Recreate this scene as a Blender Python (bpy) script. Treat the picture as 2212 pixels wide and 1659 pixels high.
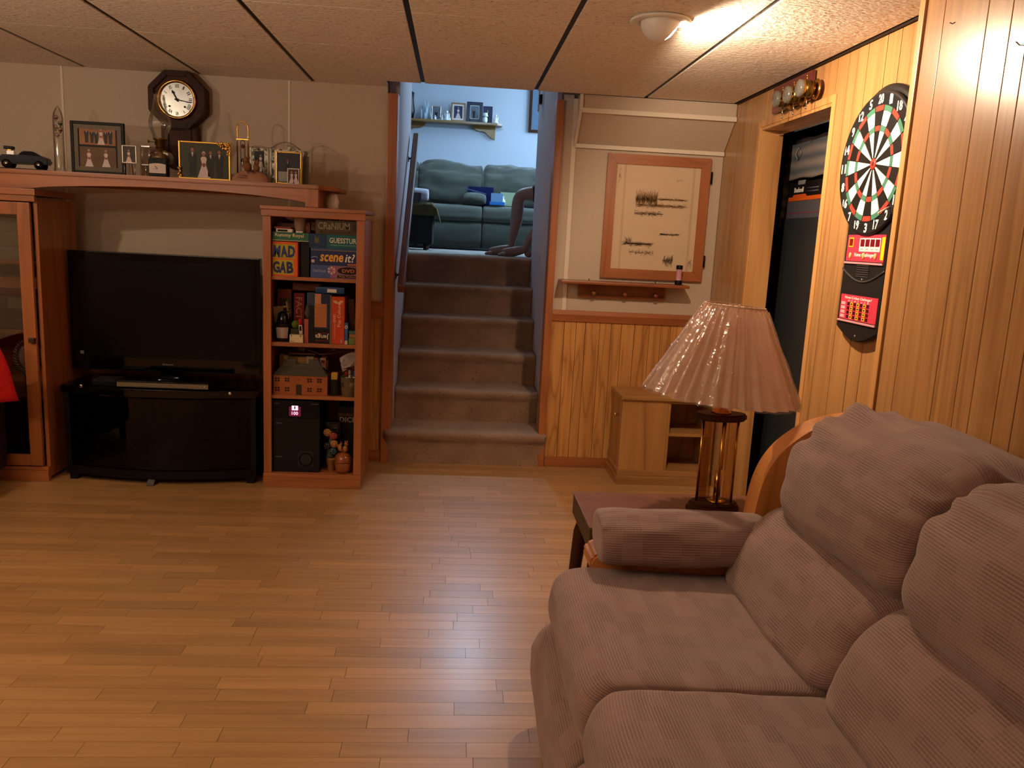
import bpy, bmesh, math, random
from mathutils import Vector, Matrix, noise
from math import sin, cos, pi, radians
random.seed(7)
S = bpy.context.scene
COL = S.collection
for o in list(bpy.data.objects): bpy.data.objects.remove(o)

# ------------------------------------------------------------------ camera
W, H, F = 2212, 1659, 1742.5
YAW, PITCH, ROLL = radians(4.414), radians(10.143), radians(2.874)
CAM = Vector((0, 0, 1.34))
_f = Vector((sin(YAW)*cos(PITCH), cos(YAW)*cos(PITCH), -sin(PITCH)))
_r = Vector((cos(YAW), -sin(YAW), 0)); _u = _r.cross(_f)
_r, _u = cos(ROLL)*_r + sin(ROLL)*_u, -sin(ROLL)*_r + cos(ROLL)*_u
cd = bpy.data.cameras.new('camera'); cam = bpy.data.objects.new('camera', cd); COL.objects.link(cam)
cd.sensor_width = 36; cd.lens = F/W*36; cd.clip_start = .02
cam.matrix_world = Matrix(((_r.x, _u.x, -_f.x, CAM.x), (_r.y, _u.y, -_f.y, CAM.y), (_r.z, _u.z, -_f.z, CAM.z), (0, 0, 0, 1)))
S.camera = cam

# a photo pixel gives a direction; the plane it meets gives the distance
def ray(x, y): return _f + (x-W/2)/F*_r - (y-H/2)/F*_u
def onY(x, y, v): d = ray(x, y); return CAM + d*(v/d.y)
def onX(x, y, v): d = ray(x, y); return CAM + d*(v/d.x)
def onZ(x, y, v): d = ray(x, y); return CAM + d*((v-CAM.z)/d.z)
def pix(p):
    d = Vector(p)-CAM; k = d.dot(_f)
    return (W/2+F*d.dot(_r)/k, H/2-F*d.dot(_u)/k, k)

# ------------------------------------------------------------------ light and exposure
def hexc(h):
    h = h.lstrip('#'); v = [int(h[i:i+2], 16)/255 for i in (0, 2, 4)]
    return tuple((c/12.92 if c <= .04045 else ((c+.055)/1.055)**2.4) for c in v)
wd = bpy.data.worlds.new('world'); S.world = wd; wd.use_nodes = True
wd.node_tree.nodes['Background'].inputs[0].default_value = (.9, .75, .6, 1)
wd.node_tree.nodes['Background'].inputs[1].default_value = .004
S.view_settings.view_transform = 'Standard'; S.view_settings.look = 'None'
S.view_settings.gamma = 1; S.view_settings.use_curve_mapping = False
S.view_settings.exposure = 0.0
WARM = (1.0, .76, .53)
def light(name, kind, loc, energy, color, radius=.03, aim=None, **kw):
    l = bpy.data.lights.new(name, kind); l.energy = energy; l.color = color
    if kind != 'AREA': l.shadow_soft_size = radius
    for k, v in kw.items(): setattr(l, k, v)
    o = bpy.data.objects.new(name, l); COL.objects.link(o); o.location = loc
    if aim is not None: o.rotation_euler = (Vector(aim)-Vector(loc)).to_track_quat('-Z', 'Y').to_euler()
    return o
# daylight through the upstairs window, right of the stairwell
light('upstairs_window_light', 'AREA', (2.9, 8.2, 2.9), 150, (.47, .72, 1.0), aim=(0.3, 9.0, 2.6), shape='RECTANGLE', size=1.6, size_y=1.4)

CEIL = 2.133; YB = 4.70; XR = 1.515; XN = 1.40; XL = -3.9; YR = -1.7; UP = 1.21

# ------------------------------------------------------------------ materials
MATS = {}
def nodes(name):
    m = bpy.data.materials.new(name); m.use_nodes = True
    nt = m.node_tree; return m, nt, nt.nodes['Principled BSDF']
def N(nt, t, **kw):
    n = nt.nodes.new(t)
    for k, v in kw.items():
        if k in n.inputs: n.inputs[k].default_value = v
        else: setattr(n, k, v)
    return n
def plain(name, col, rough=.5, metal=0, var=.12, vscale=30, bump=0, bscale=200, spec=.3, coat=0, sheen=0, emit=0, ecol=None, alpha=1, trans=0, ior=1.45):
    if name in MATS: return MATS[name]
    m, nt, p = nodes(name); c = hexc(col) if isinstance(col, str) else col
    tc = N(nt, 'ShaderNodeTexCoord'); nz = N(nt, 'ShaderNodeTexNoise', Scale=vscale, Detail=3)
    nt.links.new(tc.outputs['Object'], nz.inputs['Vector'])
    mx = N(nt, 'ShaderNodeMix', data_type='RGBA')
    mx.inputs[6].default_value = (*[v*(1-var) for v in c], 1); mx.inputs[7].default_value = (*[min(1, v*(1+var)) for v in c], 1)
    nt.links.new(nz.outputs['Fac'], mx.inputs[0]); nt.links.new(mx.outputs[2], p.inputs['Base Color'])
    p.inputs['Roughness'].default_value = rough; p.inputs['Metallic'].default_value = metal
    p.inputs['Specular IOR Level'].default_value = spec; p.inputs['Coat Weight'].default_value = coat
    p.inputs['Sheen Weight'].default_value = sheen; p.inputs['IOR'].default_value = ior
    p.inputs['Alpha'].default_value = alpha; p.inputs['Transmission Weight'].default_value = trans
    if emit:
        p.inputs['Emission Color'].default_value = (*(ecol or c), 1); p.inputs['Emission Strength'].default_value = emit
    if bump:
        b = N(nt, 'ShaderNodeBump', Strength=bump, Distance=.004)
        n2 = N(nt, 'ShaderNodeTexNoise', Scale=bscale, Detail=4)
        nt.links.new(tc.outputs['Object'], n2.inputs['Vector']); nt.links.new(n2.outputs['Fac'], b.inputs['Height'])
        nt.links.new(b.outputs['Normal'], p.inputs['Normal'])
    MATS[name] = m; return m
def wood(name, light_, dark, axis='Z', rough=.4, grain=26, figure=.45, coat=.15, vary=.25, bump=.12, fscale=5.5, flen=.55, spec=.5):
    """grain runs along axis; each piece gets its own stretch of timber through its random number"""
    if name in MATS: return MATS[name]
    m, nt, p = nodes(name); L = nt.links.new
    g = N(nt, 'ShaderNodeNewGeometry'); oi = N(nt, 'ShaderNodeObjectInfo')
    add = N(nt, 'ShaderNodeMath', operation='ADD'); L(oi.outputs['Random'], add.inputs[0]); L(g.outputs['Random Per Island'], add.inputs[1])
    fr = N(nt, 'ShaderNodeMath', operation='FRACT'); L(add.outputs[0], fr.inputs[0])
    mul = N(nt, 'ShaderNodeVectorMath', operation='SCALE'); mul.inputs[0].default_value = (3.1, 5.7, 4.3); L(fr.outputs[0], mul.inputs['Scale'])
    va = N(nt, 'ShaderNodeVectorMath', operation='ADD'); L(g.outputs['Position'], va.inputs[0]); L(mul.outputs[0], va.inputs[1])
    k = {'X': 0, 'Y': 1, 'Z': 2}[axis]
    def stretched(a, b):
        mp = N(nt, 'ShaderNodeMapping'); s = [b]*3; s[k] = a; mp.inputs['Scale'].default_value = s; L(va.outputs[0], mp.inputs['Vector']); return mp
    m1 = stretched(1.2, grain); n1 = N(nt, 'ShaderNodeTexNoise', Scale=1, Detail=5, Distortion=.4); L(m1.outputs[0], n1.inputs['Vector'])
    m2 = stretched(flen, fscale); n2 = N(nt, 'ShaderNodeTexNoise', Scale=1, Detail=1.5, Distortion=.3); L(m2.outputs[0], n2.inputs['Vector'])
    rg = N(nt, 'ShaderNodeMath', operation='MULTIPLY'); rg.inputs[1].default_value = 9; L(n2.outputs['Fac'], rg.inputs[0])
    sn = N(nt, 'ShaderNodeMath', operation='PINGPONG'); sn.inputs[1].default_value = 1; L(rg.outputs[0], sn.inputs[0])
    pw = N(nt, 'ShaderNodeMath', operation='POWER'); pw.inputs[1].default_value = 3.0; L(sn.outputs[0], pw.inputs[0])
    m3 = stretched(5, 260); n3 = N(nt, 'ShaderNodeTexNoise', Scale=1, Detail=2); L(m3.outputs[0], n3.inputs['Vector'])
    r1 = N(nt, 'ShaderNodeMapRange'); r1.inputs[1].default_value = .3; r1.inputs[2].default_value = .75; L(n1.outputs['Fac'], r1.inputs[0])
    a1 = N(nt, 'ShaderNodeMath', operation='MULTIPLY'); a1.inputs[1].default_value = figure; L(pw.outputs[0], a1.inputs[0])
    a2 = N(nt, 'ShaderNodeMath', operation='MULTIPLY_ADD'); a2.inputs[1].default_value = .45; L(r1.outputs[0], a2.inputs[0]); L(a1.outputs[0], a2.inputs[2])
    a3 = N(nt, 'ShaderNodeMath', operation='MULTIPLY_ADD'); a3.inputs[1].default_value = .35; a3.use_clamp = True; L(n3.outputs['Fac'], a3.inputs[0]); L(a2.outputs[0], a3.inputs[2])
    sub = N(nt, 'ShaderNodeMath', operation='SUBTRACT'); sub.inputs[1].default_value = .17; sub.use_clamp = True; L(a3.outputs[0], sub.inputs[0])
    mx = N(nt, 'ShaderNodeMix', data_type='RGBA'); mx.inputs[6].default_value = (*hexc(light_), 1); mx.inputs[7].default_value = (*hexc(dark), 1)
    L(sub.outputs[0], mx.inputs[0])
    hv = N(nt, 'ShaderNodeHueSaturation'); L(mx.outputs[2], hv.inputs['Color'])
    vr = N(nt, 'ShaderNodeMapRange'); vr.inputs[3].default_value = 1-vary; vr.inputs[4].default_value = 1+vary*.8; L(fr.outputs[0], vr.inputs[0]); L(vr.outputs[0], hv.inputs['Value'])
    L(hv.outputs[0], p.inputs['Base Color'])
    p.inputs['Specular IOR Level'].default_value = spec; p.inputs['Roughness'].default_value = rough; p.inputs['Coat Weight'].default_value = coat; p.inputs['Coat Roughness'].default_value = .25
    b = N(nt, 'ShaderNodeBump', Strength=bump, Distance=.002); L(n3.outputs['Fac'], b.inputs['Height']); L(b.outputs[0], p.inputs['Normal'])
    MATS[name] = m; return m
def glass(name, tint=(1, 1, 1), gloss=.12, rough=.03, fres=.7):
    """thin pane: mostly clear, reflecting more at grazing angles"""
    if name in MATS: return MATS[name]
    m, nt, p = nodes(name); L = nt.links.new; out = nt.nodes['Material Output']
    tr = N(nt, 'ShaderNodeBsdfTransparent'); tr.inputs[0].default_value = (*tint, 1)
    gl = N(nt, 'ShaderNodeBsdfGlossy'); gl.inputs['Roughness'].default_value = rough
    lw = N(nt, 'ShaderNodeLayerWeight', Blend=.35)
    nz = N(nt, 'ShaderNodeTexNoise', Scale=3); ad = N(nt, 'ShaderNodeMath', operation='MULTIPLY_ADD'); ad.inputs[1].default_value = .02; L(nz.outputs['Fac'], ad.inputs[0])
    sc = N(nt, 'ShaderNodeMath', operation='MULTIPLY_ADD'); sc.inputs[1].default_value = fres; sc.inputs[2].default_value = gloss; L(lw.outputs['Fresnel'], sc.inputs[0]); L(sc.outputs[0], ad.inputs[2])
    mx = N(nt, 'ShaderNodeMixShader'); L(ad.outputs[0], mx.inputs[0]); L(tr.outputs[0], mx.inputs[1]); L(gl.outputs[0], mx.inputs[2])
    L(mx.outputs[0], out.inputs['Surface']); nt.nodes.remove(p)
    MATS[name] = m; return m
def fabric(name, c1, c2, c3, rib=150, patch=14, bump=.5):
    """woven cloth on the mesh's own UVs in metres: fine ribs whose strength changes from patch to patch"""
    m, nt, p = nodes(name); L = nt.links.new
    uv = N(nt, 'ShaderNodeTexCoord')
    sp = N(nt, 'ShaderNodeVectorMath', operation='SNAP'); sp.inputs[1].default_value = (.9/patch, .55/patch, 1); L(uv.outputs['UV'], sp.inputs[0])
    br = N(nt, 'ShaderNodeTexWhiteNoise', noise_dimensions='2D'); L(sp.outputs[0], br.inputs['Vector'])
    def ribs(ax, sc):
        w = N(nt, 'ShaderNodeTexWave', wave_type='BANDS', bands_direction=ax, Scale=sc, Distortion=.6, Detail=1.5); w.inputs['Detail Scale'].default_value = 3
        L(uv.outputs['UV'], w.inputs['Vector']); return w
    wy = ribs('Y', rib/3.14); wx = ribs('X', rib*.75/3.14)
    sep = N(nt, 'ShaderNodeMapRange'); sep.inputs[3].default_value = .3; sep.inputs[4].default_value = .95; L(br.outputs['Value'], sep.inputs[0])
    mp = N(nt, 'ShaderNodeMapping'); mp.inputs['Scale'].default_value = (2.5, 14, 1); L(uv.outputs['UV'], mp.inputs['Vector'])
    n1 = N(nt, 'ShaderNodeTexNoise', Scale=1, Detail=4); L(mp.outputs[0], n1.inputs['Vector'])
    n2 = N(nt, 'ShaderNodeTexNoise', Scale=900, Detail=2); L(uv.outputs['UV'], n2.inputs['Vector'])
    rr = N(nt, 'ShaderNodeMapRange'); rr.inputs[1].default_value = .3; rr.inputs[2].default_value = .7; L(n1.outputs['Fac'], rr.inputs[0])
    mx = N(nt, 'ShaderNodeMix', data_type='RGBA'); mx.inputs[6].default_value = (*hexc(c1), 1); mx.inputs[7].default_value = (*hexc(c2), 1); L(rr.outputs[0], mx.inputs[0])
    rm = N(nt, 'ShaderNodeMath', operation='MULTIPLY'); L(sep.outputs[0], rm.inputs[0]); L(wy.outputs['Fac'], rm.inputs[1])
    rm2 = N(nt, 'ShaderNodeMath', operation='MULTIPLY_ADD'); rm2.inputs[1].default_value = .13; L(wx.outputs['Fac'], rm2.inputs[0]); L(rm.outputs[0], rm2.inputs[2])
    dk = N(nt, 'ShaderNodeMath', operation='MULTIPLY'); dk.inputs[1].default_value = .75; L(rm2.outputs[0], dk.inputs[0])
    m2 = N(nt, 'ShaderNodeMix', data_type='RGBA'); m2.inputs[7].default_value = (*hexc(c3), 1); L(mx.outputs[2], m2.inputs[6]); L(dk.outputs[0], m2.inputs[0])
    L(m2.outputs[2], p.inputs['Base Color']); p.inputs['Roughness'].default_value = .9; p.inputs['Sheen Weight'].default_value = .25; p.inputs['Specular IOR Level'].default_value = .2
    hs = N(nt, 'ShaderNodeMath', operation='MULTIPLY_ADD'); hs.inputs[1].default_value = -1; L(rm2.outputs[0], hs.inputs[0]); L(n2.outputs['Fac'], hs.inputs[2])
    b = N(nt, 'ShaderNodeBump', Strength=bump, Distance=.003); L(hs.outputs[0], b.inputs['Height']); L(b.outputs[0], p.inputs['Normal'])
    MATS[name] = m; return m
def tile_mat():
    m, nt, p = nodes('ceiling_tile'); L = nt.links.new
    g = N(nt, 'ShaderNodeNewGeometry')
    mp = N(nt, 'ShaderNodeMapping'); mp.inputs['Scale'].default_value = (52, 150, 60); L(g.outputs['Position'], mp.inputs['Vector'])
    n1 = N(nt, 'ShaderNodeTexNoise', Scale=1, Detail=3, Distortion=.8); L(mp.outputs[0], n1.inputs['Vector'])
    r = N(nt, 'ShaderNodeMapRange'); r.inputs[1].default_value = .30; r.inputs[2].default_value = .42; L(n1.outputs['Fac'], r.inputs[0])
    mx = N(nt, 'ShaderNodeMix', data_type='RGBA'); mx.inputs[6].default_value = (*hexc('a08d78'), 1); mx.inputs[7].default_value = (*hexc('f2e6d6'), 1); L(r.outputs[0], mx.inputs[0])
    L(mx.outputs[2], p.inputs['Base Color']); p.inputs['Roughness'].default_value = .85
    n2 = N(nt, 'ShaderNodeTexNoise', Scale=.5, Detail=2); L(mp.outputs[0], n2.inputs['Vector'])
    ad = N(nt, 'ShaderNodeMath', operation='ADD'); L(n1.outputs['Fac'], ad.inputs[0]); L(n2.outputs['Fac'], ad.inputs[1])
    b = N(nt, 'ShaderNodeBump', Strength=.9, Distance=.006); L(ad.outputs[0], b.inputs['Height']); L(b.outputs[0], p.inputs['Normal'])
    return m
def panel_cloth(name, c1, c2):
    m, nt, p = nodes(name); L = nt.links.new
    g = N(nt, 'ShaderNodeNewGeometry')
    mp = N(nt, 'ShaderNodeMapping'); mp.inputs['Scale'].default_value = (70, 70, 420); L(g.outputs['Position'], mp.inputs['Vector'])
    n1 = N(nt, 'ShaderNodeTexNoise', Scale=1, Detail=2); L(mp.outputs[0], n1.inputs['Vector'])
    mx = N(nt, 'ShaderNodeMix', data_type='RGBA'); mx.inputs[6].default_value = (*hexc(c1), 1); mx.inputs[7].default_value = (*hexc(c2), 1); L(n1.outputs['Fac'], mx.inputs[0])
    L(mx.outputs[2], p.inputs['Base Color']); p.inputs['Roughness'].default_value = .7
    b = N(nt, 'ShaderNodeBump', Strength=.25, Distance=.002); L(n1.outputs['Fac'], b.inputs['Height']); L(b.outputs[0], p.inputs['Normal'])
    MATS[name] = m; return m
def carpet(name, c1, c2, dots):
    m, nt, p = nodes(name); L = nt.links.new
    g = N(nt, 'ShaderNodeNewGeometry')
    n1 = N(nt, 'ShaderNodeTexNoise', Scale=7, Detail=4); L(g.outputs['Position'], n1.inputs['Vector'])
    n2 = N(nt, 'ShaderNodeTexNoise', Scale=260, Detail=3); L(g.outputs['Position'], n2.inputs['Vector'])
    n3 = N(nt, 'ShaderNodeTexNoise', Scale=95, Detail=1); L(g.outputs['Position'], n3.inputs['Vector'])
    ad = N(nt, 'ShaderNodeMath', operation='MULTIPLY_ADD'); ad.inputs[1].default_value = .7; L(n2.outputs['Fac'], ad.inputs[0]); L(n1.outputs['Fac'], ad.inputs[2])
    rr = N(nt, 'ShaderNodeMapRange'); rr.inputs[1].default_value = .55; rr.inputs[2].default_value = 1.1; L(ad.outputs[0], rr.inputs[0])
    mx = N(nt, 'ShaderNodeMix', data_type='RGBA'); mx.inputs[6].default_value = (*hexc(c1), 1); mx.inputs[7].default_value = (*hexc(c2), 1); L(rr.outputs[0], mx.inputs[0])
    r3 = N(nt, 'ShaderNodeMapRange'); r3.inputs[1].default_value = .69; r3.inputs[2].default_value = .73; L(n3.outputs['Fac'], r3.inputs[0])
    m3 = N(nt, 'ShaderNodeMix', data_type='RGBA'); m3.inputs[7].default_value = (*hexc(dots), 1); L(mx.outputs[2], m3.inputs[6]); L(r3.outputs[0], m3.inputs[0])
    L(m3.outputs[2], p.inputs['Base Color']); p.inputs['Roughness'].default_value = 1; p.inputs['Specular IOR Level'].default_value = .1; p.inputs['Sheen Weight'].default_value = .3
    b = N(nt, 'ShaderNodeBump', Strength=1, Distance=.012); L(n2.outputs['Fac'], b.inputs['Height']); L(b.outputs[0], p.inputs['Normal'])
    MATS[name] = m; return m

OAKX = wood('oak_along_x', 'ab6536', '75421f', 'X', .42, figure=.4, vary=.1)
OAKZ = wood('oak_along_z', 'ab6536', '75421f', 'Z', .42, figure=.4, vary=.1)
OAKY = wood('oak_along_y', 'a85f2c', '7c421c', 'Y', .5, figure=.3, vary=.1)
OAKIN = wood('oak_carcass', 'a8622f', '7c4420', 'Z', .55, figure=.2, vary=.1)
PANEL = wood('wall_panelling', 'b08250', '7c5029', 'Z', .3, grain=60, figure=.3, coat=.4, vary=.05, bump=.06, fscale=11, flen=.8)
WAINS = wood('wainscot', 'cf9654', '8e5626', 'Z', .42, grain=22, figure=.55, coat=.1, vary=.1, fscale=14, flen=1.5)
JAMB = wood('door_jamb', 'c8935a', '94602f', 'Z', .4, figure=.5, vary=.08)
LAMI = wood('laminate_floor', 'b58a58', '8c6540', 'X', .36, grain=40, figure=.25, coat=.4, vary=.15, bump=.02, fscale=12)
LOWC = wood('low_cabinet_oak', 'b3814a', '7e5428', 'Z', .4, figure=.6, vary=.06)
LOWX = wood('low_cabinet_oak_x', 'a87845', '7e5428', 'X', .4, figure=.4, vary=.06)
SOFW = wood('sofa_oak', 'cc8646', '95551f', 'Z', .35, figure=.4, coat=.3, vary=.04)
DKW = wood('dark_walnut', '4a2817', '24120a', 'Z', .5, figure=.4, coat=0, vary=.05, spec=.12, bump=.03)
MAHO = wood('mahogany', '642420', '35100e', 'Y', .25, figure=.3, coat=.5, vary=.04)
PEGW = wood('peg_shelf_wood', '9a5530', '5d2e18', 'X', .35, figure=.4, coat=.3, vary=.04)
UPW = wood('honey_pine', '8f6a30', '5d4119', 'X', .4, figure=.3, vary=.04)
TILE = tile_mat()
CLOTHW = panel_cloth('wall_panel_cream', 'b29f8a', 'c4b29e')
WHITETRIM = plain('cream_trim', 'd9cbb8', .45, var=.03)
UPWALL = plain('upstairs_wall_paint', 'b8c0cc', .8, var=.02, vscale=4, bump=.05, bscale=300)
STWALL = plain('stairwell_paint', 'b3a8ac', .8, var=.02, vscale=4, bump=.05, bscale=300)
CARP = carpet('stair_carpet', '8c6c54', 'b48f72', '4c3828')
BLACK = plain('black_plastic', '0a0808', .5, var=.2, spec=.2)
GLOSSK = plain('gloss_black', '050505', .06, var=.1, coat=.3)
SCREEN = plain('tv_screen', '060505', .22, var=.05)
DARK = plain('dark_void', '0b0807', .9)
GREYM = plain('dark_grey_metal', '25282a', .5, var=.1)
BRASS = plain('brass', 'c79a4a', .18, 1, var=.05)
CHROME = plain('chrome', 'd8d8d8', .12, 1, var=.03)
PEWTER = plain('pewter', '8b8577', .35, .9, var=.3, vscale=150, bump=.6, bscale=120)
GOLD = plain('gold_leaf', 'b98d3c', .3, .9, var=.15)
WHITE = plain('white_card', 'd8d2c8', .6, var=.04)
CREAMP = plain('cream_plastic', 'cdbb96', .5)
WHITEP = plain('white_enamel', 'e6e2da', .35, var=.02)
CLEAR = glass('clear_glass', (.95, .97, .95), .06)
SMOKE = glass('smoked_glass', (.05, .042, .04), .0, fres=.35)
CABGL = glass('cabinet_glass', (.8, .78, .74), .05)
FAB = fabric('mauve_weave', '8d6e66', 'a08177', '583f38', rib=150, patch=17, bump=.4)
FAB2 = fabric('olive_microfibre', '3f423a', '4a4d43', '353831', rib=400, patch=30, bump=.15)

# ------------------------------------------------------------------ mesh helpers
ORG = {}
def org(o): return ORG.get(o, Vector((0, 0, 0)))
class MB:
    def __init__(s, M=None): s.bm = bmesh.new(); s.M = M or Matrix.Identity(4); s.uv = None
    def v(s, p): return s.bm.verts.new(s.M @ Vector(p))
    def face(s, vs):
        try: return s.bm.faces.new(vs)
        except ValueError: return None
    def box(s, x0, x1, y0, y1, z0, z1, bev=0, seg=2):
        b = bmesh.new(); bmesh.ops.create_cube(b, size=1)
        for v in b.verts: v.co = Vector(((x0+x1)/2+v.co.x*(x1-x0), (y0+y1)/2+v.co.y*(y1-y0), (z0+z1)/2+v.co.z*(z1-z0)))
        if bev: bmesh.ops.bevel(b, geom=b.edges[:]+b.verts[:], offset=bev, segments=seg, affect='EDGES', profile=.7)
        s._merge(b); return s
    def _merge(s, b):
        mp = {v: s.v(v.co) for v in b.verts}
        for f in b.faces:
            nf = s.face([mp[v] for v in f.verts])
            if nf: nf.smooth = f.smooth
        b.free()
    def prism(s, pts, lo, hi, axis='Y', bev=0):
        """outline pts (a,b) extruded along axis: Y -> (x,z), X -> (y,z), Z -> (x,y)"""
        b = bmesh.new()
        def q(p, h): return {'Y': (p[0], h, p[1]), 'X': (h, p[0], p[1]), 'Z': (p[0], p[1], h)}[axis]
        A = [b.verts.new(q(p, lo)) for p in pts]; B_ = [b.verts.new(q(p, hi)) for p in pts]; n = len(pts)
        b.faces.new(A); b.faces.new(B_[::-1])
        for i in range(n): b.faces.new((A[i], B_[i], B_[(i+1) % n], A[(i+1) % n]))
        bmesh.ops.recalc_face_normals(b, faces=b.faces[:])
        if bev: bmesh.ops.bevel(b, geom=b.edges[:], offset=bev, segments=2, affect='EDGES')
        s._merge(b); return s
    def lathe(s, prof, cx, cy, cz=0, n=20, axis='Z', smooth=True, cap=True):
        """prof: (radius, height) pairs"""
        rings = []
        for r, h in prof:
            ring = []
            for i in range(n):
                a = 2*pi*i/n
                p = {'Z': (cx+r*cos(a), cy+r*sin(a), cz+h), 'X': (cx+h, cy+r*cos(a), cz+r*sin(a)), 'Y': (cx+r*cos(a), cy+h, cz+r*sin(a))}[axis]
                ring.append(s.v(p))
            rings.append(ring)
        for a, b in zip(rings, rings[1:]):
            for i in range(n):
                f = s.face((a[i], a[(i+1) % n], b[(i+1) % n], b[i]))
                if f: f.smooth = smooth
        if cap: s.face(rings[0]); s.face(rings[-1])
        return s
    def tube(s, pts, r, n=8, caps=True, closed=False):
        pts = [Vector(p) for p in pts]; rs = r if isinstance(r, (list, tuple)) else [r]*len(pts)
        rings = []
        for i, p in enumerate(pts):
            a = pts[i-1] if i else (pts[-1] if closed else p); b = pts[(i+1) % len(pts)] if (i < len(pts)-1 or closed) else p
            t = (b-a).normalized(); up = Vector((0, 0, 1)) if abs(t.z) < .9 else Vector((1, 0, 0))
            u = t.cross(up).normalized(); w = t.cross(u).normalized()
            rings.append([s.v(p+rs[i]*(cos(2*pi*k/n)*u+sin(2*pi*k/n)*w)) for k in range(n)])
        L = list(zip(rings, rings[1:]))+([(rings[-1], rings[0])] if closed else [])
        for a, b in L:
            for k in range(n):
                f = s.face((a[k], a[(k+1) % n], b[(k+1) % n], b[k]))
                if f: f.smooth = True
        if caps and not closed: s.face(rings[0]); s.face(rings[-1])
        return s
    def ball(s, c, r, n=12, m=8, rx=1, ry=1, rz=1):
        c = Vector(c); rings = []
        for j in range(1, m):
            t = pi*j/m; rings.append([s.v(c+Vector((r*rx*sin(t)*cos(2*pi*i/n), r*ry*sin(t)*sin(2*pi*i/n), r*rz*cos(t)))) for i in range(n)])
        top = s.v(c+Vector((0, 0, r*rz))); bot = s.v(c-Vector((0, 0, r*rz)))
        fs = []
        for i in range(n):
            fs.append(s.face((top, rings[0][i], rings[0][(i+1) % n]))); fs.append(s.face((bot, rings[-1][(i+1) % n], rings[-1][i])))
            for a, b in zip(rings, rings[1:]): fs.append(s.face((a[i], b[i], b[(i+1) % n], a[(i+1) % n])))
        for f in fs:
            if f: f.smooth = True
        return s
    def grid(s, fn, nu, nv, closed_u=False, uvfn=None, smooth=True):
        V = [[s.v(fn(i/nu, j/nv)) for i in range(nu+(0 if closed_u else 1))] for j in range(nv+1)]
        if uvfn and s.uv is None: s.uv = s.bm.loops.layers.uv.new('UVMap')
        for j in range(nv):
            for i in range(nu):
                k = (i+1) % nu if closed_u else i+1
                f = s.face((V[j][i], V[j][k], V[j+1][k], V[j+1][i]))
                if f:
                    f.smooth = smooth
                    if uvfn:
                        for lp, (a, b) in zip(f.loops, ((i, j), (i+1, j), (i+1, j+1), (i, j+1))): lp[s.uv].uv = uvfn(a/nu, b/nv)
        return V
    def build(s, name, m, parent=None, loc=None):
        me = bpy.data.meshes.new(name)
        base = org(parent) if parent else (Vector(loc) if loc is not None else Vector((0, 0, 0)))
        bmesh.ops.recalc_face_normals(s.bm, faces=s.bm.faces[:])
        for v in s.bm.verts: v.co -= base
        s.bm.to_mesh(me); s.bm.free()
        o = bpy.data.objects.new(name, me); COL.objects.link(o)
        if m: me.materials.append(m)
        ORG[o] = base
        if parent: o.parent = parent
        else: o.location = base
        return o
def thing(name, label, cat, loc, group=None):
    o = bpy.data.objects.new(name, None); COL.objects.link(o); o.empty_display_size = .05
    o.location = loc; ORG[o] = Vector(loc); return tag(o, label, cat, group)
def tag(o, label, cat, group=None):
    o['label'] = label; o['category'] = cat
    if group: o['group'] = group
    return o
def struct(o, label=None):
    o['kind'] = 'structure'
    if label: o['label'] = label
    return o
def shell(name, loc=(0, 0, 0)):
    o = bpy.data.objects.new(name, None); COL.objects.link(o); o.location = loc; ORG[o] = Vector(loc); return struct(o)
def box(name, m, parent, x0, x1, y0, y1, z0, z1, bev=0, **kw): return MB(**kw).box(x0, x1, y0, y1, z0, z1, bev).build(name, m, parent)
FY = Matrix(((1, 0, 0, 0), (0, 0, -1, 0), (0, 1, 0, 0), (0, 0, 0, 1)))       # faces -Y
FX = Matrix(((0, 0, -1, 0), (-1, 0, 0, 0), (0, 1, 0, 0), (0, 0, 0, 1)))      # faces -X
_font = {}
def text(s, name, m, parent, centre, width, height, facing=FY, rot=0, shear=0, extr=.0006, bold=.008):
    """raised lettering fitted to width x height, centred"""
    key = (s, shear, bold)
    if key not in _font:
        cu = bpy.data.curves.new('lettering', 'FONT'); cu.body = s; cu.extrude = .01; cu.resolution_u = 2; cu.shear = shear; cu.offset = bold
        ob = bpy.data.objects.new('lettering', cu); COL.objects.link(ob)
        dg = bpy.context.evaluated_depsgraph_get(); me = bpy.data.meshes.new_from_object(ob.evaluated_get(dg))
        pts = [v.co.copy() for v in me.vertices]; fc = [list(p.vertices) for p in me.polygons]
        bpy.data.objects.remove(ob); bpy.data.curves.remove(cu); bpy.data.meshes.remove(me); _font[key] = (pts, fc)
    pts, fc = _font[key]
    xs = [p.x for p in pts]; ys = [p.y for p in pts]; w = max(xs)-min(xs); h = max(ys)-min(ys); cx = (max(xs)+min(xs))/2; cy = (max(ys)+min(ys))/2
    M = Matrix.Translation(Vector(centre)) @ facing @ Matrix.Rotation(rot, 4, 'Z')
    b = MB(); V = [b.bm.verts.new(M @ Vector(((p.x-cx)*width/w, (p.y-cy)*height/h, p.z*extr/.01))) for p in pts]
    for f in fc: b.face([V[i] for i in f])
    return b.build(name, m, parent)
def smooth_closed(pts, n=8):
    out = []; k = len(pts)
    for i in range(k):
        p0, p1, p2, p3 = [Vector((*pts[(i+d) % k], 0)) for d in (-1, 0, 1, 2)]
        for j in range(n):
            t = j/n; q = .5*((2*p1)+(p2-p0)*t+(2*p0-5*p1+4*p2-p3)*t*t+(3*p1-p0-3*p2+p3)*t**3); out.append((q.x, q.y))
    return out
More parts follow.
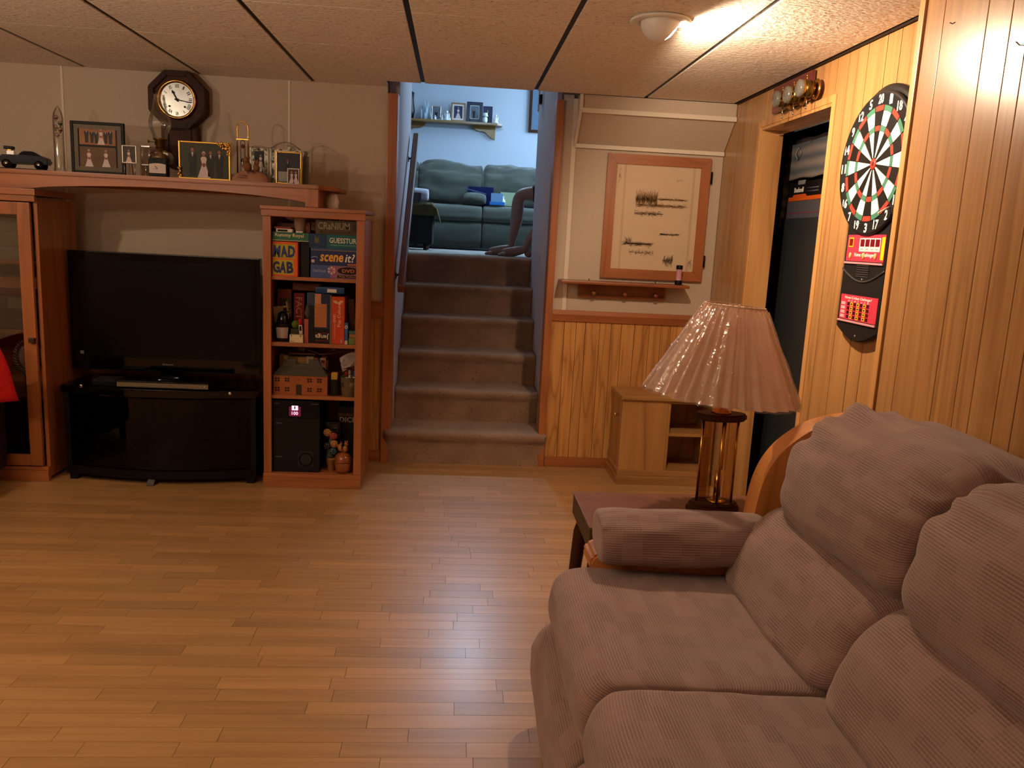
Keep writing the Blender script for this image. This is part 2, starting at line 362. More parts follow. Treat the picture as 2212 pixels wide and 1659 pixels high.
def cushion(prof, a0, a1, along='Y', n=5, puff=.04, wr=.004, seed=0, nv=28, wf=9, ends=.25, wmask=None, fold=0):
    """closed outline swept along an axis, pinched in at both ends, with creases"""
    P = smooth_closed(prof, 7); K = len(P); cx = sum(p[0] for p in P)/K; cz = sum(p[1] for p in P)/K
    arc = [0]
    for i in range(K): arc.append(arc[-1]+math.dist(P[i], P[(i+1) % K]))
    b = MB(); Ln = a1-a0
    def st(v): return -cos(pi*v)*.5+.5 if True else v
    def fn(u, v):
        t = 2*st(v)-1; i = int(round(u*K)) % K
        s = max(0, 1-abs(t)**n)**(1/n); s = ends+(1-ends)*s if abs(t) < .9999 else ends
        bul = 1+puff*(1-t*t)
        x = cx+(P[i][0]-cx)*s*bul; z = cz+(P[i][1]-cz)*s*bul; y = (a0+a1)/2+t*Ln/2
        w = noise.noise(Vector((x*wf, y*wf*.45+seed, z*wf)))*wr + noise.noise(Vector((x*wf*2.7, y*wf+seed, z*wf*2.7)))*wr*.5
        if fold: w += fold*noise.noise(Vector((x*26, y*3.5+seed, z*26)))*(.25+abs(t)**1.5)*max(0, (z-cz)*6+.4)
        if wmask: w *= wmask(t, P[i])
        d = Vector((P[i][0]-cx, P[i][1]-cz)); d = d.normalized() if d.length else d
        x += d.x*w; z += d.y*w
        return (x, y, z) if along == 'Y' else (y, x, z)
    V = b.grid(fn, K, nv, True, lambda u, v: (st(v)*Ln, arc[min(K, int(round(u*K)))]))
    b.face(V[0]); b.face(V[-1])
    return b

# ================================================================== the setting
# ---- floor: laminate strips running left to right
fl = struct(box('floor', plain('subfloor', '5a3d24', .8), None, XL, 1.6, YR, YB, -.06, -.004), 'honey laminate strip floor of the basement room')
def strip(b, x0, x1, y0, y1):
    b.box(x0+.0006, x1-.0006, y0+.0005, y1-.0005, -.004, 0)
SW = .0635; strips = []; y = YB; row = 0
while y > YR:
    x = XL+random.uniform(-.4, 0)
    while x < 1.6:
        ln = random.choice((.24, .33, .42, .5, .58)); x1 = min(x+ln, 1.6)
        a, c = max(x, XL), x1
        if c-a > .02:
            sc = 0; q = pix(((a+c)/2, y-SW/2, 0))
            if q[2] > .3 and 0 < q[1] < 1800 and -150 < q[0] < 1700: sc = (c-a)/q[2]**3 + 1
            strips.append((sc, a, c, y-SW, y))
        x += ln
    y -= SW
strips.sort(key=lambda s: -s[0])
for s in strips[:300]:
    b = MB(); strip(b, *s[1:]); b.build('floor_strip', LAMI, fl)
b = MB()
for s in strips[300:]: strip(b, *s[1:])
b.build('floor_strips', LAMI, fl)['kind'] = 'stuff'

# ---- ceiling: tiles between dark bars
ce = struct(box('ceiling', DARK, None, XL, 1.6, YR, 4.55, CEIL+.022, CEIL+.14), 'drop ceiling of textured beige tiles between dark bars')
tx = [1.0-.602*k for k in range(9)][::-1]; tx = [XL]+[v for v in tx if v > XL+.05]+[XR-.012]
ty = [3.145+.61*k for k in range(-8, 3)]; ty = [YR]+[v for v in ty if v > YR+.05]+[YB]
for a, c in zip(tx, tx[1:]):
    for y0, y1 in zip(ty, ty[1:]):
        cells = [(a+.011, c-.011, y0+.0015, y1-.0015)]
        if y1 > 4.53:
            if a > -.3: cells = [(a+.011, c-.011, y0+.0015, 4.53)]
            elif c > -.38: cells = [(a+.011, -.405, y0+.0015, y1-.0015), (-.405, c-.011, y0+.0015, 4.53)]
        for q in cells:
            if q[3]-q[2] > .01: box('ceiling_tile', TILE, ce, *q, CEIL, CEIL+.02, .0025)
TEE = plain('dark_bronze_bar', '1d1512', .5)
for a in tx[1:-1]: box('ceiling_bar', TEE, ce, a-.0125, a+.0125, YR, 4.53 if a > -.3 else YB, CEIL+.006, CEIL+.021)
box('ceiling_edge_bar', TEE, ce, XR-.014, XR, 2.53, 4.53, CEIL-.004, CEIL+.02)

# ---- back wall, left of the stairs
wb = struct(box('wall_back', plain('wall_core', '6b5a48', .9), None, XL, -.40, YB+.012, YB+.11, 0, 2.3), 'cream panelled wall behind the television with wood wainscot below')
for a, c in ((XL, -3.34), (-3.34, -2.136), (-2.136, -.938), (-.938, -.402)):
    box('wall_panel', CLOTHW, wb, a+.001, c-.001, YB, YB+.012, .95, CEIL+.02)
for a in (-2.136, -.938): box('batten', WHITETRIM, wb, a-.006, a+.006, YB-.004, YB, .95, CEIL)
x = XL
while x < -.41:
    c = min(x+random.choice((.055, .075, .1, .12)), -.402); box('wainscot_plank', WAINS, wb, x+.001, c-.001, YB, YB+.012, .07, .86); x = c
box('chair_rail', OAKX, wb, XL, -.402, YB-.02, YB+.005, .86, .95, .006)
box('baseboard_strip', OAKX, wb, XL, -.402, YB-.012, YB+.01, 0, .07, .004)
# ---- back wall, right of the stairs
wr = struct(box('wall_back_right', plain('wall_core', '6b5a48', .9), None, .575, 1.62, YB+.012, YB+.11, 0, 2.3), 'cream panel wall right of the stairs above oak wainscot')
box('wall_panel', CLOTHW, wr, .577, .632, YB, YB+.012, .95, CEIL+.02)
box('wall_panel', CLOTHW, wr, .656, 1.514, YB, YB+.012, .95, CEIL+.02)
box('batten', WHITETRIM, wr, .632, .656, YB-.006, YB+.01, .95, CEIL)
x = .577
for w in (.078, .07, .055, .085, .07, .06, .078, .09, .07, .06, .085, .08, .06):
    c = min(x+w, 1.514)
    if c > x+.01: box('wainscot_plank', WAINS, wr, x+.0012, c-.0012, YB-.001, YB+.012, .06, .89, .001)
    x = c
MB().prism([(YB+.005, .885), (YB-.012, .885), (YB-.016, .9), (YB-.024, .925), (YB-.02, .95), (YB+.005, .95)], .577, 1.514, 'X').build('chair_rail', OAKX, wr)
bb = struct(box('baseboard_back', OAKX, None, .58, 1.514, YB-.014, YB+.0, 0, .06, .004))
# sloped boxing under the ceiling
bk = struct(MB().prism([(4.535, CEIL-.002), (4.535, 2.05), (YB-.002, 1.885), (YB-.002, CEIL-.002)], .655, 1.512, 'X').build('trim_1', CLOTHW), 'cream sloped boxing under the ceiling above the framed hatch')
MB().box(.655, 1.512, 4.517, 4.537, 2.035, 2.06, .003).build('rail', WHITETRIM, bk)
MB().box(.65, 1.512, YB-.022, YB-.001, 1.868, 1.89, .002).build('rail', WHITETRIM, bk)
MB().prism([(4.522, CEIL-.002), (4.522, 2.05), (YB-.012, 1.875), (YB-.001, 1.875), (YB-.001, 1.9), (4.547, 2.06), (4.547, CEIL-.002)], .642, .658, 'X').build('end_rail', WHITETRIM, bk)

# ---- stair opening casings
t2 = struct(MB().box(-.402, -.345, YB-.022, YB+.0, 0, 2.10, .006).box(-.402, -.345, YB, YB+.1, 0, 2.10).build('trim_2', OAKZ), 'oak casing up the left side of the stair opening')
t3 = struct(MB().box(.535, .577, YB-.022, YB+.0, 0, 2.12, .006).box(.535, .577, YB, YB+.1, 0, 2.12).build('trim_3', OAKZ), 'oak casing up the right side of the stair opening')
# ---- stairwell walls, upstairs room
struct(box('wall_stair_left', STWALL, None, -.46, -.345, YB+.1, 5.95, 0, 3.64), 'pale stairwell wall carrying the handrail')
struct(box('wall_stair_right', STWALL, None, .55, .66, YB+.1, 5.92, 0, 3.64), 'pale stairwell wall on the right')
CARU = carpet('landing_carpet', 'a09a92', 'c4beb4', '6a645c')
struct(box('floor_upstairs', CARU, None, -3.3, 3.3, 5.93, 9.3, UP-.2, UP), 'pale carpeted landing floor upstairs')
struct(box('wall_upstairs_back', UPWALL, None, -3.3, 3.3, 9.2, 9.3, UP, 3.64), 'pale blue-grey upstairs wall behind the green sofa')
struct(box('wall_upstairs_left', UPWALL, None, -3.3, -3.2, 4.5, 9.2, UP, 3.64))
struct(MB().box(3.2, 3.3, 4.5, 9.2, UP, 1.95).box(3.2, 3.3, 4.5, 9.2, 3.5, 3.64).box(3.2, 3.3, 4.5, 6.7, 1.95, 3.5).box(3.2, 3.3, 8.5, 9.2, 1.95, 3.5).build('wall_upstairs_right', UPWALL))
wn = struct(MB().box(3.2, 3.3, 6.7, 6.76, 1.95, 3.5).box(3.2, 3.3, 8.44, 8.5, 1.95, 3.5).box(3.2, 3.3, 6.76, 8.44, 1.95, 2.01).box(3.2, 3.3, 6.76, 8.44, 3.44, 3.5).box(3.22, 3.28, 7.58, 7.62, 2.01, 3.44).build('window_1', WHITEP))
box('pane', CLEAR, wn, 3.245, 3.255, 6.76, 8.44, 2.01, 3.44)
struct(box('wall_upstairs_front', UPWALL, None, -3.3, 3.3, 4.42, 4.5, 2.32, 3.64))
struct(box('floor_upstairs_front', CARU, None, -3.3, -.46, YB+.11, 5.93, UP-.1, UP))
struct(box('floor_upstairs_side', CARU, None, .66, 3.3, YB+.11, 5.93, UP-.1, UP))
struct(box('ceiling_upstairs', WHITEP, None, -3.3, 3.3, 4.42, 9.3, 3.64, 3.72))
# ---- carpeted stairs
RZ = .2015; RY = [4.665, 4.95, 5.2, 5.45, 5.68, 5.90]
sr = shell('staircase', (0.1, 4.7, 0)); sr['label'] = 'six carpeted beige steps climbing to the upper landing'
for k in range(6):
    z1 = (k+1)*RZ; z0 = k*RZ; yf = RY[k]; yb = (RY[k+1]+.02) if k < 5 else 6.1
    xa, xb = (-.385, .582) if k == 0 else (-.344, .549)
    if k == 5: z1 = UP+.002
    prof = [(yf+.012, z0-.0), (yf+.014, z0+.06), (yf+.008, z1-.07), (yf-.012, z1-.045), (yf-.022, z1-.024), (yf-.014, z1-.008), (yf+.012, z1), (yf+.05, z1), (yf+.12, z1), (yb, z1)]
    nx = 60
    def fn(u, v, prof=prof, xa=xa, xb=xb, k=k):
        t = v*(len(prof)-1); i = min(int(t), len(prof)-2); fr = t-i
        y = prof[i][0]*(1-fr)+prof[i+1][0]*fr; z = prof[i][1]*(1-fr)+prof[i+1][1]*fr
        x = xa+(xb-xa)*u
        w = noise.noise(Vector((x*9, y*30, z*30+k*7)))*.003+noise.noise(Vector((x*60, y*60, z*60)))*.0018
        e = 0
        if k == 0:
            du = min(x-xa, xb-x); e = .02*max(0, 1-du/.03)**2 if y < 4.75 else 0
        return (x, y+w+e, max(z+w, 0.0005) if i > 0 else z)
    b = MB(); V = b.grid(fn, nx, 26)
    for side in (0, -1):
        ring = [V[j][side] for j in range(27)]; base = b.v((ring[0].co.x, yb, z0)); b.face(ring+[base])
    b.build('stair_step', CARP, sr)

# ---- far right wall with the closet doorway
DY0, DY1, DZ = 3.345, 4.135, 1.955
wx = struct(MB().box(XR+.01, 1.60, DY1, YB+.012, 0, 2.3).box(XR+.01, 1.60, DY0, DY1, DZ, 2.3).box(XR+.01, 1.60, 2.42, DY0, 0, 2.3).build('wall_right', plain('panel_groove', '1e120a', .9)), 'oak board panelling around the closet doorway')
cuts = sorted(set([2.54]+[round(onX(*p, XR).y, 3) for p in ((1951, 62), (1879, 92), (1837, 114), (1811, 128), (1661, 197), (1622, 217), (1920, 76), (1775, 146), (1740, 162), (1700, 182))]+[YB]+[DY0, DY1, 4.27, 4.36, 4.5, 4.585]))
cuts = [c for i, c in enumerate(cuts) if i == 0 or c-cuts[i-1] > .02]
for a, c in zip(cuts, cuts[1:]):
    z0 = DZ if (a >= DY0-.001 and c <= DY1+.001) else 0
    box('panel_board', PANEL, wx, XR, XR+.01, a+.0018, c-.0018, z0, CEIL-.006, .0012)
dr = struct(MB().box(XR-.006, XR+.001, DY0-.028, DY0+.0, 0, DZ+.03, .002).box(XR-.006, XR+.001, DY1, DY1+.028, 0, DZ+.03, .002).box(XR-.006, XR+.001, DY0, DY1, DZ, DZ+.03, .002).build('door_1', JAMB), 'plain oak doorway frame of the closet')
box('jamb', JAMB, dr, XR-.002, 1.625, DY1-.014, DY1-.0, 0, DZ)
box('jamb', JAMB, dr, XR-.002, 1.625, DY0, DY0+.014, 0, DZ)
box('head', JAMB, dr, XR-.002, 1.625, DY0+.014, DY1-.014, DZ-.014, DZ)
box('door_track', CHROME, dr, 1.60, 1.622, DY0+.014, DY1-.014, DZ-.034, DZ-.014)
# closet shell
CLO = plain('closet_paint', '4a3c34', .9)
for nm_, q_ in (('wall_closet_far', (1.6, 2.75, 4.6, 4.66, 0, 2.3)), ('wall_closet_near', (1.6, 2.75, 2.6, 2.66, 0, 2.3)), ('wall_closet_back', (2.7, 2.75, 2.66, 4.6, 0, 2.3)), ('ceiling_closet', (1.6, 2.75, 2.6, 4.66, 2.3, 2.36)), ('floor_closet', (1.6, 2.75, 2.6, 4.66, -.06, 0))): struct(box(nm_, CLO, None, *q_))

# ---- near right wall standing forward of the far one
wn2 = struct(box('wall_near_right', plain('panel_groove', '1e120a', .9), None, XN+.01, 1.6, YR, 2.53, 0, 2.3), 'glossy oak board panelling behind the sofa')
cuts = [2.53]+sorted([onX(*p, XN).y for p in ((2044, 2), (2138, 2), (2191, 2))], reverse=True)
while cuts[-1] > YR: cuts.append(max(YR, cuts[-1]-random.choice((.07, .1, .13, .2, .24))))
for c, a in zip(cuts, cuts[1:]): box('panel_board', PANEL, wn2, XN, XN+.01, a+.0016, c-.0016, 0, CEIL+.01, .0012)
box('return_board', PANEL, wn2, XN+.002, XR, 2.531, 2.541, 0, CEIL-.004)
MB().box(XN-.008, XN+.014, 2.522, 2.552, 0, CEIL-.004, .004).build('corner_bead', JAMB, wn2)
for p, q in (((2052, 49), (2063, 48)), ((2194, 90), (2211, 98))):
    a, c = onX(*p, XN-.001), onX(*q, XN-.001); m_ = (a+c)/2-Vector((0, 0, .004)); MB().tube([a, m_, c], .0012, 5).build('staple', BLACK, wn2)
# ---- walls out of view
struct(box('wall_left', CLOTHW, None, XL-.1, XL, YR, YB+.1, 0, 2.3)); struct(box('wall_rear', CLOTHW, None, XL-.1, 1.6, YR-.1, YR, 0, 2.3))

# ================================================================== ceiling spotlights
def eyeball(loc, aim, energy, label, first=None):
    x, y = loc
    t = thing('ceiling_spotlight', label, 'ceiling light', (x, y, CEIL), 'eyeball spotlights in the drop ceiling')
    MB().lathe([(.072, 0), (.105, -.003), (.108, -.007), (.10, -.011), (.074, -.011), (.072, -.003)], x, y, CEIL, 40, cap=False).build('trim_ring', WHITEP, t)
    d = Vector(aim).normalized()
    R = d.to_track_quat('Z', 'Y').to_matrix().to_4x4(); M = Matrix.Translation((x, y, CEIL-.006)) @ R
    b = MB(M); prof = [(.07*sin(a), .07*cos(a)) for a in [radians(40+v*9.3) for v in range(16)]]
    b.lathe(prof, 0, 0, 0, 32, cap=False); b.lathe([(.045, .0536), (.041, .045), (.04, .0)], 0, 0, 0, 32, cap=False).build('eyeball_shell', WHITEP, t)
    MB(M).lathe([(0.001, .062), (.018, .061), (.032, .056), (.038, .046), (.036, .036), (.028, .03)], 0, 0, 0, 24, cap=False).build('bulb', plain('lit_bulb', 'fff1dc', .3, emit=30, ecol=(1, .86, .68)), t)
    l = light('spotlight_lamp', 'SPOT', M @ Vector((0, 0, .085)), energy, WARM, .022, spot_size=radians(179), spot_blend=.3); l.rotation_euler = d.to_track_quat('-Z', 'Y').to_euler(); l.parent = t; l.location = (M @ Vector((0, 0, .085)))-Vector((x, y, CEIL))
    sp = light('spotlight_beam', 'SPOT', (0, 0, 0), energy*1.35, WARM, .03, spot_size=radians(110), spot_blend=.9); sp.parent = t; sp.location = l.location; sp.rotation_euler = d.to_track_quat('-Z', 'Y').to_euler()
    return t
p = onZ(1427, 42, CEIL)
eyeball((p.x, p.y), (.8, .06, -.66), 54, 'lit white eyeball spotlight in the ceiling turned to the panelled wall')
eyeball((-2.6, 2.4), (.4, .8, -.8), 15, 'white eyeball spotlight in the ceiling towards the glass-door cabinet')
eyeball((-2.6, .6), (.5, .8, -.8), 10, 'white eyeball spotlight in the ceiling over the open floor')

tl_ = thing('torchiere_lamp', 'slim black uplighter floor lamp standing on the open floor', 'lamp', (-1.9, .9, 0))  # made-up uplighter out of view, added to brighten the ceiling
MB().lathe([(.13, 0), (.13, .012), (.02, .02)], -1.9, .9, 0, 24).build('base', BLACK, tl_); MB().tube([(-1.9, .9, .02), (-1.9, .9, 1.42)], .011, 10).build('pole', BLACK, tl_)
MB().lathe([(.02, 1.4), (.07, 1.42), (.15, 1.5), (.148, 1.502), (.06, 1.43), (.02, 1.42)], -1.9, .9, 0, 28, cap=False).build('bowl', plain('dull_steel', '55524c', .4, .7), tl_)
u_ = light('torchiere_bulb', 'POINT', (-1.9, .9, 1.47), 165, (1.0, .82, .63), .05); u_.parent = tl_; u_.location = (0, 0, 1.47)

# ================================================================== oak wall unit
UF, UB = 4.15, 4.57
# ---- bookcase
bc = thing('bookcase', 'narrow open oak bookcase packed with board games beside the stairs', 'bookcase', (-.71, 4.36, 0))
X0, X1 = -.965, -.452
for a, c in ((X0+.008, X0+.025), (X1-.025, X1-.008)): box('side_panel', OAKZ, bc, a, c, UF+.02, UB, .02, 1.40)
box('back_panel', OAKIN, bc, X0+.02, X1-.02, UB-.008, UB, .05, 1.40)
for a, c in ((X0+.006, X0+.045), (X1-.045, X1-.006)): box('front_stile', OAKZ, bc, a, c, UF+.005, UF+.024, .075, 1.395, .002)
MB().box(X0-.004, X1+.002, UF-.012, UB+.004, 1.428, 1.446, .003).box(X0, X1-.002, UF-.006, UF+.02, 1.395, 1.428, .004).build('top', OAKX, bc)
MB().box(X0+.004, X1-.004, UF-.006, UF+.02, 0, .052, .003).box(X0+.004, X1-.004, UF-.002, UF+.022, .052, .075, .005).build('plinth', OAKX, bc)
SH = [(.058, .075), (.470, .488), (.744, .764), (1.082, 1.10)]
for z0, z1 in SH: box('shelf', OAKX, bc, X0+.024, X1-.024, UF+.024, UB-.009, z0, z1, .0015)
# ---- glass-door cabinet
gc = thing('glass_cabinet', 'tall oak cabinet with a glass door left of the television', 'cabinet', (-2.32, 4.36, 0))
A0, A1 = -2.61, -2.04
for a, c in ((A0, A0+.018), (A1-.018, A1)): box('side_panel', OAKZ, gc, a, c, UF+.02, UB, .02, 1.42)
box('back_panel', OAKIN, gc, A0+.018, A1-.018, UB-.008, UB, .05, 1.42)
MB().box(A0-.008, A1+.008, UF-.014, UB, 1.435, 1.466, .004).box(A0, A1, UF-.004, UF+.02, 1.405, 1.436, .005).build('top', OAKX, gc)
MB().box(A0, A1, UF-.006, UF+.02, 0, .055, .003).box(A0, A1, UF-.002, UF+.022, .055, .075, .005).build('plinth', OAKX, gc)
for z0, z1 in ((.058, .076), (.422, .437), (.752, .77), (1.10, 1.116)): box('shelf', OAKX, gc, A0+.019, A1-.019, UF+.04, UB-.009, z0, z1)
dg = MB().box(-2.122, -2.062, UF-.012, UF+.008, .083, 1.40, .004).box(A0+.022, A0+.082, UF-.012, UF+.008, .083, 1.40, .004).box(A0+.082, -2.122, UF-.012, UF+.008, 1.34, 1.40, .003).box(A0+.082, -2.122, UF-.012, UF+.008, .083, .14, .003).build('door', OAKZ, gc)
box('glass_pane', CABGL, dg, A0+.082, -2.122, UF-.002, UF+.002, .14, 1.34)
k = onY(70, 735, UF-.02); MB().box(k.x-.014, k.x+.014, UF-.034, UF-.012, k.z-.012, k.z+.012, .003).build('knob', plain('antique_bronze', '5b4a33', .4, .8), dg)
# ---- bridge
br = thing('bridge_shelf', 'oak bridge shelf with an arched apron spanning the wall unit', 'shelf', (-1.4, 4.3, 1.446))
MB().prism([(-2.62, UF-.01), (-.69, UF-.01), (-.60, UF+.1), (-.60, UB-.02), (-2.62, UB-.02)], 1.535, 1.556, 'Z', .004).build('shelf_board', OAKX, br)
ap = [(-2.6, 1.535), (-.685, 1.535), (-.685, 1.448), (-.748, 1.448)]
for i in range(25):
    x = -.748-1.30*i/24; ap.append((x, 1.470+.034*sin(pi*i/24)**.7))
ap += [(-2.1, 1.4665), (-2.6, 1.4665)]
MB().prism(ap, UF, UF+.02, 'Y').build('apron', OAKX, br)
MB().box(-.75, -.686, UF-.004, UF+.022, 1.4475, 1.535, .003).build('end_block', OAKZ, br)
box('end_panel', OAKY, br, -.70, -.686, UF+.022, UB-.03, 1.4475, 1.535)
MB().box(-2.6, -.75, UB-.05, UB-.03, 1.50, 1.535).build('back_rail', OAKX, br)
# ---- television
tv = thing('television', 'large black flat television with glossy bezel under the bridge shelf', 'television', (-1.53, 4.42, .50))
T0, T1 = -2.022, -1.034
MB().box(T0, T1, 4.415, 4.47, .545, 1.174, .006).build('housing', GLOSSK, tv)
MB().box(T0+.08, T1-.08, 4.47, 4.53, .60, 1.1, .02).build('rear_hump', BLACK, tv)
box('screen', SCREEN, tv, T0+.044, T1-.044, 4.4135, 4.416, .618, 1.131)
MB().box(-1.575, -1.475, 4.44, 4.48, .505, .56).build('neck', GLOSSK, tv)
MB().lathe([(.0, 0), (.12, 0), (.12, .006), (.11, .012), (.03, .016)], -1.525, 4.44, .5005, 40).build('foot', GLOSSK, tv)
text('Emerson', 'lettering', plain('silver_ink', '8a8a88', .4, .6), tv, (-1.523, 4.414, .586), .055, .011)
box('energy_sticker', plain('sticker_grey', '6a6a64', .6), tv, T0+.046, T0+.064, 4.4128, 4.4134, .628, .645)
# ---- tv stand
ts = thing('tv_stand', 'black bow-fronted television stand with smoked glass doors', 'tv stand', (-1.5, 4.33, 0))
def bow(y0, amt, xa=-1.985, xb=-1.002, back=4.56):
    return [(xa+(xb-xa)*i/24, y0-amt*sin(pi*i/24)) for i in range(25)]+[(xb, back), (xa, back)]
MB().prism(bow(4.19, .075), .462, .50, 'Z', .005).build('top', GLOSSK, ts)
MB().prism(bow(4.2, .075, -1.97, -1.015), .03, .075, 'Z', .003).build('bottom', BLACK, ts)
MB().prism(bow(4.24, .06, -1.95, -1.03, 4.5), .232, .238, 'Z').build('shelf', SMOKE, ts)
for a, c in ((-1.975, -1.945), (-1.04, -1.01)): box('side_panel', BLACK, ts, a, c, 4.2, 4.55, .03, .462)
for a in (-1.96, -1.06):
    for yy in (4.2, 4.5): box('foot', BLACK, ts, a, a+.04, yy, yy+.04, 0, .03)
box('back_panel', BLACK, ts, -1.72, -1.02, 4.552, 4.558, .075, .462)
box('spine', BLACK, ts, -1.62, -1.40, 4.50, 4.55, .075, .462)
for a, c, ka in ((0, 12, -1), (12, 24, 1)):
    pts = [(-1.945+(.905)*i/24, 4.197-.073*sin(pi*i/24)) for i in range(a, c+1)]
    q = pts+[(x, y+.005) for x, y in pts[::-1]]
    d = MB().prism(q, .082, .455, 'Z').build('glass_door', SMOKE, ts)
    kx = onY(*((176, 833) if a == 0 else (498, 849)), 4.17)
    MB().lathe([(.004, 0), (.004, -.012), (.009, -.014), (.009, -.02), (.003, -.022)], kx.x, 4.18 if a == 0 else 4.172, kx.z if a == 0 else kx.z, 12, 'Y').build('knob', CHROME, d)
MB().prism([(4.105, .0), (4.105, .006), (4.13, .03), (4.17, .03), (4.17, 0)], -1.54, -1.505, 'X').build('front_foot', plain('dull_steel', '55524c', .4, .7), ts)
# things on the stand
t = thing('disc_player', 'slim silver-fronted disc player on the tv stand', 'disc player', (-1.46, 4.2, .5005))
a, c = onY(250, 827, 4.16), onY(450, 838, 4.16)
MB().box(a.x, c.x, 4.165, 4.215, .5035, .535, .003).build('case', GLOSSK, t); box('front', plain('satin_silver', '8d8c80', .22, .8), t, a.x+.003, c.x-.003, 4.1635, 4.1655, .506, .529)
box('disc_tray', plain('satin_silver', '8d8c80', .22, .8), t, (a.x+c.x)/2-.07, (a.x+c.x)/2+.04, 4.1615, 4.164, .514, .524)
for i in (0, 1, 2): MB().ball((c.x-.06+i*.02, 4.163, .517), .0035, 8, 5).build('button', CHROME, t)
for xx in (a.x+.03, c.x-.03): MB().lathe([(.01, 0), (.01, .003)], xx, 4.2, .5005, 10).build('foot', BLACK, t)
t = thing('remote_control', 'black remote control with silver keys on the television stand', 'remote control', (-1.41, 4.28, .5005))
MB().box(-1.44, -1.395, 4.24, 4.30, .5005, .52, .005).build('body', BLACK, t)
for i in range(2):
    for j in range(2): MB().box(-1.436+i*.02, -1.423+i*.02, 4.248+j*.02, 4.261+j*.02, .52, .523, .001).build('key', CHROME, t)
t = thing('mesh_speaker', 'low black speaker with a mesh top left on the tv stand', 'speaker', (-1.78, 4.25, .5005))
a, c = onY(200, 820, 4.2), onY(252, 822, 4.2)
MB().box(a.x, c.x, 4.19, 4.30, .5005, .53, .006).build('body', BLACK, t)
b = MB()
for i in range(12): b.box(a.x+.006+i*(c.x-a.x-.012)/12, a.x+.006+(i+.55)*(c.x-a.x-.012)/12, 4.195, 4.295, .53, .533)
b.build('mesh_grille', plain('mesh_grey', '3a3a38', .5, .5), t)

# ================================================================== ornaments on the bridge shelf
BZ = 1.5565
def figure(b, x, y, z, h, kind):
    """outline of a little standing person printed in a photograph, raised by a hair"""
    w = h*.13
    if kind == 'dress': half = [(w*1.9, 0), (w*1.5, .14), (w*.95, .34), (w*.5, .52), (w*.62, .6), (w*.85, .70), (w*.8, .76), (w*.3, .8)]
    else: half = [(w*.8, 0), (w*.85, .3), (w*.95, .42), (w*1.1, .55), (w*1.15, .68), (w*1.0, .76), (w*.35, .81)]
    b.prism([(x+a, z+c*h) for a, c in half]+[(x-a, z+c*h) for a, c in half[::-1]], y-.0004, y, 'Y')
SKIN = plain('print_skin', '94604a', .6); SUIT = plain('print_suit', '1c1512', .5); GOWN = plain('print_gown', 'c9b3b0', .5); FOL = plain('print_foliage', '33301c', .5, var=.6, vscale=60)
def heads(b, x, y, z, r): b.prism([(x+r*.8*cos(2*pi*i/14), z+r*sin(2*pi*i/14)) for i in range(14)], y-.0004, y, 'Y')
HAIR = plain('print_hair', '2a1a12', .6); SHIRT = plain('print_shirt', 'b8a8a4', .5)
def picture(parent, x0, x1, z0, z1, y, bg, people):
    """a print with people: (u, v, height share, kind)"""
    pr = box('photograph', bg, parent, x0, x1, y-.0015, y, z0, z1)
    w, h = x1-x0, z1-z0
    for u, v, s, k in people:
        b = MB(); figure(b, x0+u*w, y-.0016, z0+v*h, s*h, k); b.build('printed_figure', GOWN if k == 'dress' else SUIT, pr)
        hx_, hz_, hr_ = x0+u*w, z0+v*h+s*h*.885, s*h*.068
        b = MB(); heads(b, hx_, y-.0019, hz_+hr_*.35, hr_*1.15); b.build('printed_hair', HAIR if k == 'suit' else GOWN, pr)
        b = MB(); heads(b, hx_, y-.0023, hz_, hr_); b.build('printed_face', SKIN, pr)
        if k == 'suit': MB().prism([(hx_-hr_*.6, z0+v*h+s*h*.8), (hx_+hr_*.6, z0+v*h+s*h*.8), (hx_, z0+v*h+s*h*.64)], y-.0023, y-.0019, 'Y').build('printed_shirt', SHIRT, pr)
        elif s*h > .06: MB().ball((hx_, y-.0021, z0+v*h+s*h*.5), s*h*.06, 8, 6, ry=.02, rz=1.3).build('printed_bouquet', plain('print_roses', '8a4a44', .6, var=.4, vscale=300), pr)
    return pr
def frame(parent, x0, x1, z0, z1, y, w, m, depth=.015, mat_w=0, matm=None, back=True, bev=.003):
    MB().box(x0, x0+w, y, y+depth, z0, z1, bev).box(x1-w, x1, y, y+depth, z0, z1, bev).box(x0+w, x1-w, y, y+depth, z1-w, z1, bev).box(x0+w, x1-w, y, y+depth, z0, z0+w, bev).build('frame', m, parent)
    if mat_w:
        q = x0+w, x1-w, z0+w, z1-w; v = mat_w
        MB().box(q[0], q[0]+v, y+.004, y+.006, q[2], q[3]).box(q[1]-v, q[1], y+.004, y+.006, q[2], q[3]).box(q[0]+v, q[1]-v, y+.004, y+.006, q[3]-v, q[3]).box(q[0]+v, q[1]-v, y+.004, y+.006, q[2], q[2]+v).build('mount', matm, parent)
    if back:
        box('back_board', BLACK, parent, x0+w*.5, x1-w*.5, y+.008, y+depth, z0+w*.5, z1-w*.5)
        MB().prism([(y+depth-.001, z0+(z1-z0)*.7), (y+depth+(z1-z0)*.3, z0+.0005), (y+depth+(z1-z0)*.3-.006, z0+.0005), (y+depth-.001, z0+(z1-z0)*.66)], (x0+x1)/2-.015, (x0+x1)/2+.015, 'X').build('strut', BLACK, parent)
